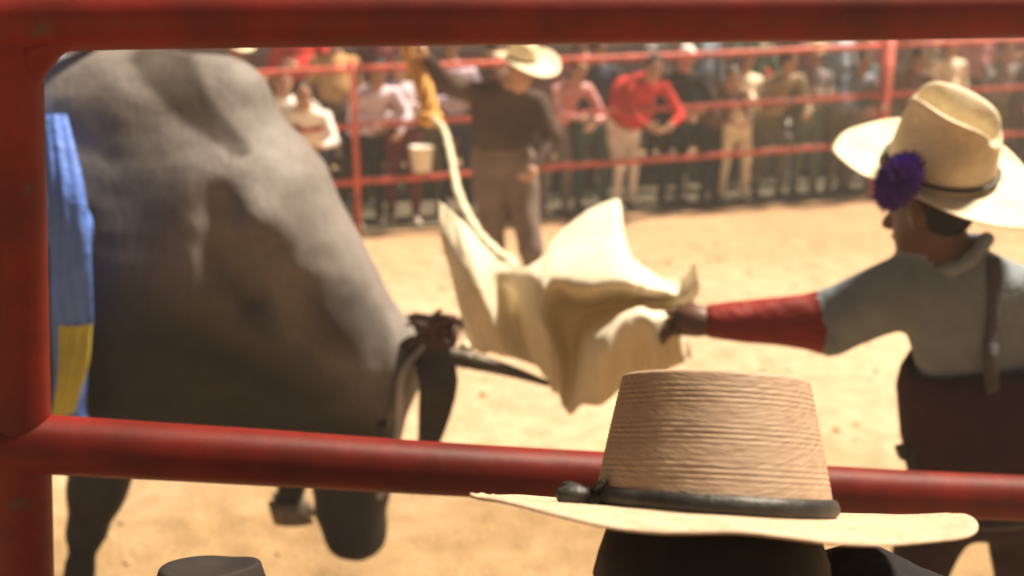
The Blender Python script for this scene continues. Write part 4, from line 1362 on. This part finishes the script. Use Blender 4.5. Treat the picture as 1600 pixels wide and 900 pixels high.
    for i in range(900):
        v = Vector((rng.gauss(0, 1), rng.gauss(0, 1), rng.gauss(0, 1))).normalized()
        e = Vector((v.x * 0.056, v.y * 0.045, v.z * 0.080)) + Vector((-0.25, 0, -0.0)) * 0
        e = Matrix.Rotation(R(25), 3, 'Y') @ e
        e *= rng.uniform(0.85, 1.05)
        t = v.orthogonal().normalized() * 0.004
        t2 = v.cross(t).normalized() * 0.004
        g.add([c + e * 0.2, c + e * 0.7 + t, c + e * 0.7 - t * 0.5 + t2, c + e * 0.7 - t * 0.5 - t2, c + e], [(0, 1, 2), (0, 2, 3), (0, 3, 1), (4, 2, 1), (4, 3, 2), (4, 1, 3)])
    g.build('pompom', surf('purple_yarn', (0.075, 0.010, 0.27), 0.7, 20, 0.4, 80, 0.3, 0.003), root, False)
cowboy()

# ================================================================== SPECTATORS ON THE NEAR SIDE
def near_person(name_label, hat_base, skin, hair_mat, shirt, yaw, tilt, hat_args, hat_label, hat_mat, band, low):
    pass
def hat_watcher():
    Y = 0.80
    base = P(1112, 800, Y)
    tilt = R(24.8)
    roll = R(3.5)
    up = Vector((0, math.sin(tilt), math.cos(tilt)))
    up = Matrix.Rotation(roll, 3, 'Y') @ up
    fw = Vector((0.10, math.cos(tilt), -math.sin(tilt)))
    root, W, T = hat('straw_hat', 'large woven straw hat with black band in the foreground, seen from behind', 'hat', base, fw, up,
        0.101, 0.108, 0.112, 0.80, 0.208, 0.212, 0.007, 0.012, 0.008, M_STRAW, M_BLACK_BAND, None, 26, 0.0, 0.014, None, 120, 0.0, 0.012, 0.0032, 0.0, mat_straw('lit_brim_straw', (0.50, 0.385, 0.28), 0.35))  # brim straw paler than the crown, its brighter light put into the colour
    # bow of the band on the left side
    c = W((-0.105, -0.030, 0.012))
    g = Geo()
    g.ball(c + Vector((-0.012, -0.008, 0.0)), (0.017, 0.010, 0.010), 0, 12, 8)
    g.ball(c + Vector((0.012, -0.012, -0.002)), (0.016, 0.009, 0.009), 0, 12, 8)
    g.tube(spline([c, c + Vector((-0.014, -0.004, 0.006)), c + Vector((-0.022, 0, 0.004))], 6), 0.004, 7)
    g.tube(spline([c, c + Vector((0.006, -0.012, 0.01)), c + Vector((0.013, -0.016, 0.018))], 6), 0.0035, 7)
    g.tube(spline([c, c + Vector((0.02, -0.016, -0.006)), c + Vector((0.034, -0.018, -0.012))], 6), 0.004, 7)
    g.v = [tuple(Vector(v) + mnoise.noise_vector(Vector(v) * 120) * 0.002) for v in g.v]
    g.build('band_bow', M_BLACK_BAND, root)
    hd = W((0, 0.0, -0.075))
    nk = hd + Vector((0.0, -0.02, -0.16))
    pel = nk + Vector((0.02, -0.04, -0.54))
    J = dict(pelvis=pel, neck=nk, head=hd, face_dir=fw, head_up=up, sl=nk + Vector((-0.19, 0, -0.07)), sr=P(1350, 955, 0.86),
             el=nk + Vector((-0.25, 0.04, -0.34)), er=P(1590, 1030, 1.00), wl=nk + Vector((-0.20, 0.24, -0.42)), wr=P(1520, 1150, 1.18),
             hl=pel + Vector((-0.09, 0, -0.03)), hr=pel + Vector((0.09, 0, -0.03)), kl=Vector((pel.x - 0.1, pel.y + 0.03, 0.42)), kr=Vector((pel.x + 0.1, pel.y + 0.03, 0.42)),
             al=Vector((pel.x - 0.11, pel.y, 0.085)), ar=Vector((pel.x + 0.11, pel.y, 0.085)), foot_dir=Vector((0, 1, 0)))
    mats = [skin_mat('watcher', (0.16, 0.08, 0.05)), fabric('black', C['black']), fabric('navy', C['navy']), M_SHOE, M_EYE]
    g, TT, H = human(J, mats, 0.016, True, True, 1.1, 1.0, 1.05, 1.0, 0.4, 0.006)
    o = g.build('person', mats)
    tag(o, 'black haired onlooker in dark clothes under the large straw hat', 'person')
    g = Geo()
    g.ball(hd + up * 0.02 - fw * 0.01, (0.098, 0.112, 0.085), 0, 24, 14, H)
    g.ball(hd - up * 0.06 - fw * 0.045, (0.112, 0.075, 0.12), 0, 24, 14, H)
    g.v = [tuple(Vector(v) + mnoise.noise_vector(Vector(v) * 45) * 0.005) for v in g.v]
    g.build('hair', M_HAIR, o)
hat_watcher()

def dark_hat_child():
    Y = 0.98
    base = P(328, 1050, Y)
    up = Vector((0, 0.30, 1)).normalized(); fw = Vector((0.15, 1, -0.3))
    M = surf('dark_felt', (0.012, 0.008, 0.007), 0.8, 20, 0.3, 200, 0.3, 0.002)
    root, W, T = hat('felt_hat', 'dark brown felt hat just showing at the picture\'s bottom left', 'hat', base, fw, up,
        0.085, 0.100, 0.115, 0.62, 0.15, 0.17, 0.02, 0.01, 0.01, M, M_BLACK_BAND, None, 0, 0.004, 0.012, None, 60)
    hd = W((0, 0, -0.06)); nk = hd + Vector((0, -0.01, -0.15)); pel = nk + Vector((0, -0.03, -0.46))
    J = dict(pelvis=pel, neck=nk, head=hd, face_dir=Vector((0.15, 1, -0.2)), sl=nk + Vector((-0.16, 0, -0.06)), sr=nk + Vector((0.16, 0, -0.06)),
             el=nk + Vector((-0.21, 0.04, -0.28)), er=nk + Vector((0.21, 0.04, -0.28)), wl=nk + Vector((-0.15, 0.20, -0.34)), wr=nk + Vector((0.15, 0.20, -0.34)),
             hl=pel + Vector((-0.08, 0, -0.03)), hr=pel + Vector((0.08, 0, -0.03)), kl=Vector((pel.x - 0.09, pel.y + 0.03, 0.36)), kr=Vector((pel.x + 0.09, pel.y + 0.03, 0.36)),
             al=Vector((pel.x - 0.1, pel.y, 0.085)), ar=Vector((pel.x + 0.1, pel.y, 0.085)), foot_dir=Vector((0, 1, 0)))
    mats = [SK[0], fabric('brown', C['brown']), fabric('jeans', C['jeans']), M_SHOE, M_EYE]
    g, TT, H = human(J, mats, 0.018, True, True, 0.95, 0.9, 1.0, 0.9, 0.4, 0.005)
    o = g.build('person', mats)
    tag(o, 'onlooker under the dark brown felt hat, below the lower rail', 'person')
    g = Geo()
    g.ball(hd + Vector((0, -0.02, 0.02)), (0.084, 0.092, 0.08), 0, 18, 12)
    g.build('hair', M_HAIR, o)
dark_hat_child()

# ================================================================== DUSTY AIR
def haze():
    g = Geo()
    g.box((0, 320, 1.6), (840, 800, 5.6))
    m = bpy.data.materials.new('dusty_air')
    m.use_nodes = True
    nt = m.node_tree
    nt.nodes.clear()
    out = nt.nodes.new('ShaderNodeOutputMaterial')
    pv = nt.nodes.new('ShaderNodeVolumePrincipled')
    pv.inputs['Color'].default_value = (0.95, 0.86, 0.80, 1)
    pv.inputs['Density'].default_value = 0.0075
    pv.inputs['Anisotropy'].default_value = 0.2
    nt.links.new(pv.outputs['Volume'], out.inputs['Volume'])
    o = g.build('haze', m, None, False)
    tag(o, 'pale warm dust hanging in the floodlit arena air', 'haze', kind='stuff')
haze()
